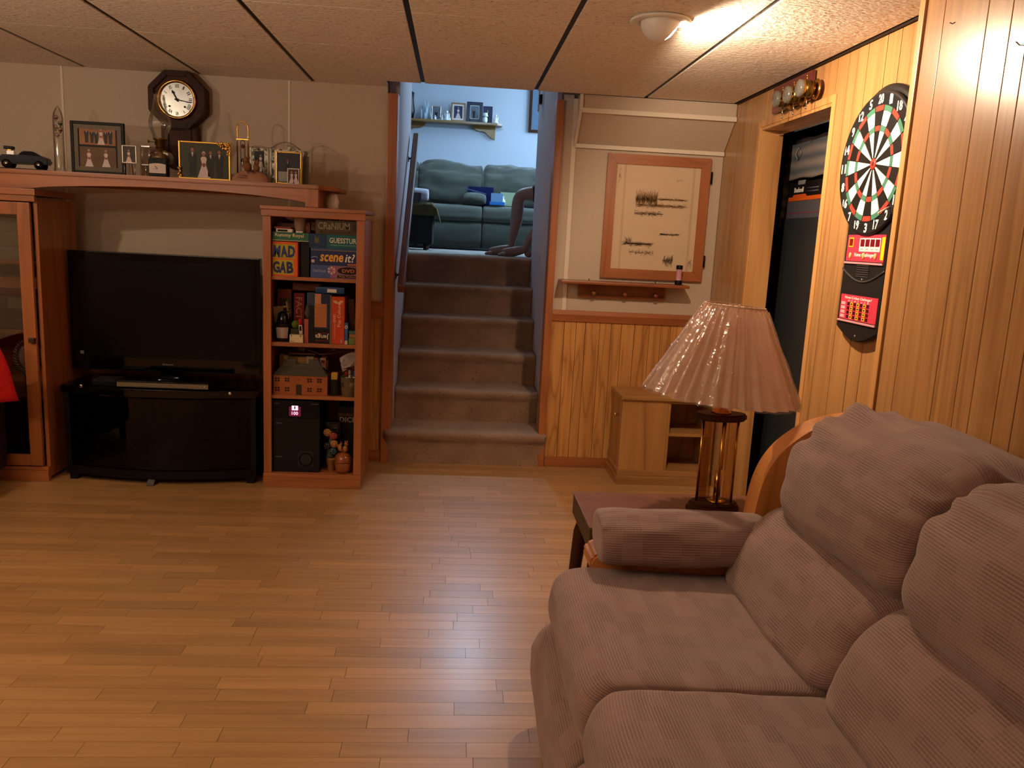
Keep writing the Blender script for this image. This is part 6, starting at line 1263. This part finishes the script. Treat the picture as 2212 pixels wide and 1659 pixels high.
def angel(px, label, h, y=9.06):
    x = onY(px, 255, y).x; b = MB().lathe([(h*.32, 0), (h*.3, h*.06), (h*.12, h*.55), (h*.1, h*.62), (h*.05, h*.66), (.001, h*.67)], x, y, UZ, 14).ball((x, y, UZ+h*.8), h*.14, 10, 8)
    b.ball((x-h*.2, y+.01, UZ+h*.5), h*.16, 8, 6, rx=.5, rz=1.3).ball((x+h*.2, y+.01, UZ+h*.5), h*.16, 8, 6, rx=.5, rz=1.3); tag(b.build('angel_figurine', PORC, loc=(x, y, UZ)), label, 'figurine')
angel(940, 'tiny white angel before the little silver frame', .05, 9.045); angel(955, 'small white angel right of the little silver frame', .06); angel(965, 'tall white angel figurine on the wall shelf', .11); angel(971, 'low white angel beside the wood frame', .045, 9.045); angel(1071, 'white angel at the free end of wall shelf', .1)
x = onY(1048, 258, 9.05).x; t = thing('miniature_lamp', 'miniature white porcelain lamp before the portrait print', 'figurine', (x, 9.05, UZ)); MB().lathe([(.02, 0), (.026, .02), (.024, .05), (.008, .062), (.006, .066)], x, 9.05, UZ, 16).build('base', PORC, t); MB().lathe([(.032, .062), (.022, .1), (.001, .101)], x, 9.05, UZ, 16).build('shade', PORC, t)
# picture on right
a, c = onY(1147, 170, 9.18), onY(1190, 288, 9.18); t = thing('wall_picture', 'dark framed blue picture hung beside the stairwell edge upstairs', 'picture', ((a.x+c.x)/2, 9.19, c.z)); zb_ = onY(1147, 286, 9.18).z; frame(t, a.x, a.x+.42, zb_, zb_+.7, 9.178, .03, DKW, .02, .0, None, back=False); box('print', plain('print_bluegrey', '5a7088', .5, var=.2), t, a.x+.025, a.x+.395, 9.184, 9.196, zb_+.025, zb_+.675)
# green sofa
gs = thing('green_sofa', 'olive green reclining sofa against the upstairs wall', 'sofa', (.2, 8.75, UP))
def sofa2(prof, x0_, x1_, nm, **k): cushion(prof, x0_, x1_, 'X', **k).build(nm, FAB2, gs)
sx0 = [-1.05, -.41, .258, .92]
for i, (a, c) in enumerate(zip(sx0, sx0[1:])):
    sofa2([(8.62, UP+.42), (8.56, UP+.55), (8.60, UP+.75), (8.72, UP+.87), (8.88, UP+.86), (8.93, UP+.7), (8.9, UP+.45), (8.75, UP+.40)], a, c, 'back_cushion', n=6, wr=.03, wf=10, fold=.02, seed=i*3, nv=26, ends=.6)
    sofa2([(8.27, UP+.30), (8.25, UP+.37), (8.29, UP+.43), (8.42, UP+.45), (8.65, UP+.44), (8.7, UP+.34), (8.5, UP+.27)], a+.005, c-.005, 'seat_cushion', n=9, wr=.006, seed=i, nv=22, ends=.7)
    sofa2([(8.28, UP+.28), (8.255, UP+.2), (8.27, UP+.08), (8.34, UP+.03), (8.4, UP+.15), (8.36, UP+.28)], a+.008, c-.008, 'footrest_pad', n=9, wr=.006, seed=i+5, nv=18, ends=.7)
MB().box(-1.05, .92, 8.36, 9.05, UP+.03, UP+.3, .01).box(-1.05, .92, 8.85, 9.1, UP+.3, UP+.78, .04).build('frame', plain('olive_lining', '2c3028', .9), gs)
for a, c in ((-1.28, -1.05), (.92, 1.15)): MB().box(a, c, 8.3, 9.05, UP+.0, UP+.62, .07).build('arm', plain('olive_hide', '474d40', .8), gs)
px = onY(1025, 438, 8.42); tag(cushion([(8.34, UP+.466), (8.30, UP+.52), (8.36, UP+.575), (8.44, UP+.56), (8.475, UP+.48), (8.42, UP+.464)], px.x-.115, px.x+.115, 'X', n=3, wr=.01, nv=18, ends=.35, seed=4).build('throw_pillow', FAB2, loc=(px.x, 8.45, UP+.45)), 'small olive throw pillow lying on the green sofa', 'pillow')
SZ = UP+.464
def ubox(label, tl, br_, y, dep, m, cat='box', z0=None):
    a, c = onY(*tl, y), onY(*br_, y); zz = SZ if z0 is None else z0; zt = max(a.z, zz+.03); t = tag(MB().box(a.x, c.x, y, y+dep, zz, zt, .003).build('box', m, loc=((a.x+c.x)/2, y, zz)), label, cat); return t, a, c, zt
ubox('navy blue flat box standing on the green sofa', (1011, 402), (1065, 440), 8.50, .03, plain('navy_card', '0c1240', .4))
ubox('pale blue tissue carton on the green sofa', (1058, 435), (1090, 450), 8.31, .07, plain('tissue_blue', '2a6ab0', .5), 'tissue box')
ubox('plain grey carton behind the tissue carton', (1061, 417), (1085, 449), 8.42, .04, plain('card_paleblue', '6a8aa8', .6))
ubox('cream carton with green edge near bent knee', (1082, 415), (1112, 450), 8.48, .05, plain('card_cream_cool', '98a888', .6))
x = onY(1083, 430, 8.40).x; t = thing('spray_bottle', 'white spray bottle standing between cartons on green sofa', 'bottle', (x+.01, 8.465, SZ)); MB().lathe([(.022, 0), (.024, .05), (.01, .07), (.01, .078)], x+.02, 8.445, SZ+.0, 14).build('bottle', PORC, t); MB().box(x-.002, x+.032, 8.435, 8.455, SZ+.078, SZ+.096, .004).build('trigger_head', PORC, t)
M = Matrix.Translation(onY(1030, 414, 8.40)) @ Matrix.Rotation(radians(12), 4, 'Y'); tag(MB(M).box(-.125, .1, 0, .06, -.006, .006, .002).build('magazine', plain('magazine_cover', '48506c', .3), loc=onY(1030, 414, 8.40)), 'folded magazine leaning on the throw pillow', 'magazine')
# ottoman with throw and towel
oz = UP+.40; oy = 7.2; ox1 = onY(935, 480, oy).x
t = thing('ottoman', 'dark square ottoman at the top of the stairs', 'ottoman', (ox1-.3, 7.45, UP)); MB().box(ox1-.62, ox1, oy, oy+.5, UP+.05, oz-.003, .02).build('body', plain('dark_hide', '14100e', .6), t)
for x in (ox1-.58, ox1-.06):
    for y in (oy+.03, oy+.42): MB().lathe([(.018, 0), (.02, .05)], x, y, UP, 10).build('foot', DKW, t)
b = MB()
def throw(u, v):
    x = ox1-.62+.66*u; over = max(0, u-.93)/.07; y = oy-.02+.52*v
    dz = 0; 
    if v < .12: dz = -(.12-v)/.12*.11; y = oy-.012-.008*sin(14*u)
    if over > 0: dz = min(dz, -.16*over); x = ox1+.012+.05*over
    return (x, y, oz+.004+dz+.006*sin(20*u+8*v)*(1 if v > .12 else .4)+.006)
b.grid(throw, 40, 30); tb = tag(b.build('throw_blanket', plain('golden_throw', '4e4122', .9, var=.5, vscale=14), loc=(ox1-.3, 7.45, oz)), 'gold and brown throw draped over the ottoman', 'blanket'); tb.modifiers.new('thickness', 'SOLIDIFY').thickness = .008
t = thing('rolled_towel', 'rolled grey and white towel lying on the ottoman', 'towel', (ox1-.2, 7.35, oz+.018)); x = onY(900, 445, 7.25).x
tw = cushion([(7.24, oz+.03), (7.225, oz+.075), (7.25, oz+.12), (7.32, oz+.135), (7.4, oz+.115), (7.42, oz+.065), (7.38, oz+.03)], x-.22, x+.1, 'X', n=4, wr=.006, nv=20, ends=.6).build('roll', plain('white_towel', 'a8a6b0', .95, bump=.4), t); MB().box(x-.2, x+.04, 7.21, 7.228, oz+.022, oz+.09, .006).build('folded_edge', plain('grey_towel', '4a4448', .95, bump=.4), t)
# hidden chair and person
t = thing('lounge_chair', 'brown chair at the stair head under the seated person', 'chair', (1.15, 6.35, UP)); CHM = plain('brown_upholstery', '4a382c', .8)
MB().box(.82, 1.5, 6.02, 6.68, UP+.1, UP+.40, .05).build('seat', CHM, t); MB().box(1.42, 1.62, 6.02, 6.68, UP+.1, UP+1.0, .07).build('backrest', CHM, t)
for y in (5.965, 6.685): MB().box(.86, 1.55, y, y+.055 if y > 6.3 else y+.055, UP+.05, UP+.58, .02).build('arm', CHM, t)
for x in (.88, 1.5):
    for y in (6.06, 6.6): MB().lathe([(.02, 0), (.02, .1)], x, y, UP, 10).build('leg', DKW, t)
def skin(name, verts, edges, m, parent, loc, root=0, sub=2, flat=None):
    me = bpy.data.meshes.new(name); base = Vector(loc); me.from_pydata([tuple(Vector(v[:3])-base) for v in verts], [], []) if not edges else me.from_pydata([tuple(Vector(v[:3])-base) for v in verts], edges, [])
    o = bpy.data.objects.new(name, me); COL.objects.link(o); sk = o.modifiers.new('skin', 'SKIN'); sk.use_smooth_shade = True
    ld = me.skin_vertices[0].data if me.skin_vertices else None
    if ld is None:
        bpy.context.view_layer.objects.active = o; ld = me.skin_vertices[0].data
    for i, v in enumerate(verts): ld[i].radius = (v[3], v[4] if len(v) > 4 else v[3]); ld[i].use_root = (i == root)
    sb = o.modifiers.new('smooth', 'SUBSURF'); sb.levels = sub; sb.render_levels = sub
    dg = bpy.context.evaluated_depsgraph_get(); m2 = bpy.data.meshes.new_from_object(o.evaluated_get(dg)); o.modifiers.clear(); o.data = m2; bpy.data.meshes.remove(me)
    m2.materials.clear(); m2.materials.append(m); ORG[o] = base
    if parent: o.parent = parent; o.location = base-org(parent)
    else: o.location = base
    return o
FL = UP+.002
V = []; E = []
def chain(pts, start=None):
    p = start
    for q in pts:
        V.append(q); i = len(V)-1
        if p is not None: E.append((p, i))
        p = i
    return p
PX, PY, PZ = 1.12, 6.34, UP+.50
pel = chain([(PX, PY, PZ, .13, .15)]); ch = chain([(PX+.05, PY, PZ+.16, .13, .15), (PX+.1, PY, PZ+.32, .12, .17), (PX+.11, PY, PZ+.43, .09, .13), (PX+.10, PY, PZ+.5, .052), (PX+.085, PY, PZ+.56, .06, .07), (PX+.075, PY, PZ+.64, .085, .075), (PX+.08, PY, PZ+.71, .06)], pel)
chest = 2
for s_ in (-1, 1):
    chain([(PX+.1, PY+s_*.17, PZ+.40, .05), (PX+.03, PY+s_*.23, PZ+.2, .042), (PX-.06, PY+s_*.24, PZ+.1, .036), (PX-.22, PY+s_*.16, PZ+.12, .028), (PX-.29, PY+s_*.13, PZ+.125, .03, .02), (PX-.35, PY+s_*.12, PZ+.115, .02, .012)], chest)
kf = (.478, 6.45); kn = (.72, 6.2)
for s_, kx, ky, ax_, tx2 in ((1, .475, 6.45, .435, .255), (-1, .70, 6.2, .535, .345)):
    ay = ky
    chain([(PX-.12, PY+s_*.1, PZ-.01, .085), ((PX+kx)/2, (PY+s_*.1+ky)/2, PZ+.005, .075), (kx+.02, ky, PZ-.02, .058), (kx-.005, ky, PZ-.07, .052), ((kx*.75+ax_*.25)+.01, ay, UP+.33, .056), ((kx+ax_)/2+.006, ay, UP+.23, .046), (ax_+.004, ay, UP+.11, .032), (ax_+.0, ay, UP+.065, .034), (ax_-.035, ay, UP+.055, .042, .036), (ax_-.09, ay, UP+.04, .034, .04), (tx2+.03, ay, UP+.024, .02, .04), (tx2+.008, ay, UP+.017, .014, .036)], pel)
PSK = plain('skin', '8a6a5e', .55, var=.06)
person = skin('person', V, E, PSK, None, (PX, PY, UP), 0)
tag(person, 'seated barefoot person in dark shorts with bent bare legs beside the stair head', 'person')
# toes and heel
for ay, ax_, tx2 in ((6.45, .435, .255), (6.2, .535, .345)):
    for k in range(5):
        r = .013-.0014*k if k else .0155; yy = ay+(-.028+.0145*k)*(1 if ay > 6.3 else 1); ln = .038-.006*k if k else .04
        MB().tube([(tx2+.03, yy, UP+.018), (tx2+.01, yy, UP+.018), (tx2-ln*.35, yy, UP+.013)], [r, r, r*.75], 8).ball((tx2-ln*.35, yy, UP+.0125), r*.78, 8, 6).build('toe', PSK, person)
    MB().ball((ax_+.022, ay, UP+.03), .032, 12, 9, rz=.9, rx=1.1).build('heel', PSK, person)
hx = PX+.07
MB().ball((hx+.01, PY, PZ+.69), .1, 16, 12, rx=1.0, ry=.85, rz=.85).build('hair', plain('brown_hair', '2c1d14', .8, bump=.6), person)
for s_ in (-1, 1): MB().ball((hx-.083, PY+s_*.03, PZ+.645), .011, 8, 6).build('eye', WHITEP, person); MB().ball((hx+.005, PY+s_*.078, PZ+.635), .02, 8, 6, ry=.4, rz=1.4).build('ear', PSK, person)
MB().ball((hx-.095, PY, PZ+.62), .014, 8, 6, rx=1.2, rz=1.3).build('nose', PSK, person); MB().ball((hx-.085, PY, PZ+.585), .018, 8, 6, rx=.4, rz=.3).build('mouth', plain('lip', '6a3a36', .5), person)
V = []; E = []; r0 = chain([(PX+.02, PY, PZ, .15, .17)])
for s_, kx, ky in ((1, .475, 6.45), (-1, .70, 6.2)): chain([(PX-.12, PY+s_*.1, PZ-.01, .098), ((PX+kx)/2, (PY+s_*.1+ky)/2, PZ+.0, .09), (kx+.075, ky, PZ-.012, .078)], r0)
skin('shorts', V, E, plain('dark_shorts', '1c1917', .9, bump=.3), person, (PX, PY, UP), 0)
V = []; E = []; c_ = chain([(PX+.03, PY, PZ+.09, .15, .17), (PX+.06, PY, PZ+.2, .145, .165), (PX+.1, PY, PZ+.33, .135, .185), (PX+.11, PY, PZ+.44, .1, .14)])
for s_ in (-1, 1): chain([(PX+.1, PY+s_*.18, PZ+.39, .062), (PX+.05, PY+s_*.225, PZ+.25, .058)], 2)
skin('shirt', V, E, plain('grey_shirt', '4a4a50', .9, bump=.3), person, (PX, PY, UP), 0)
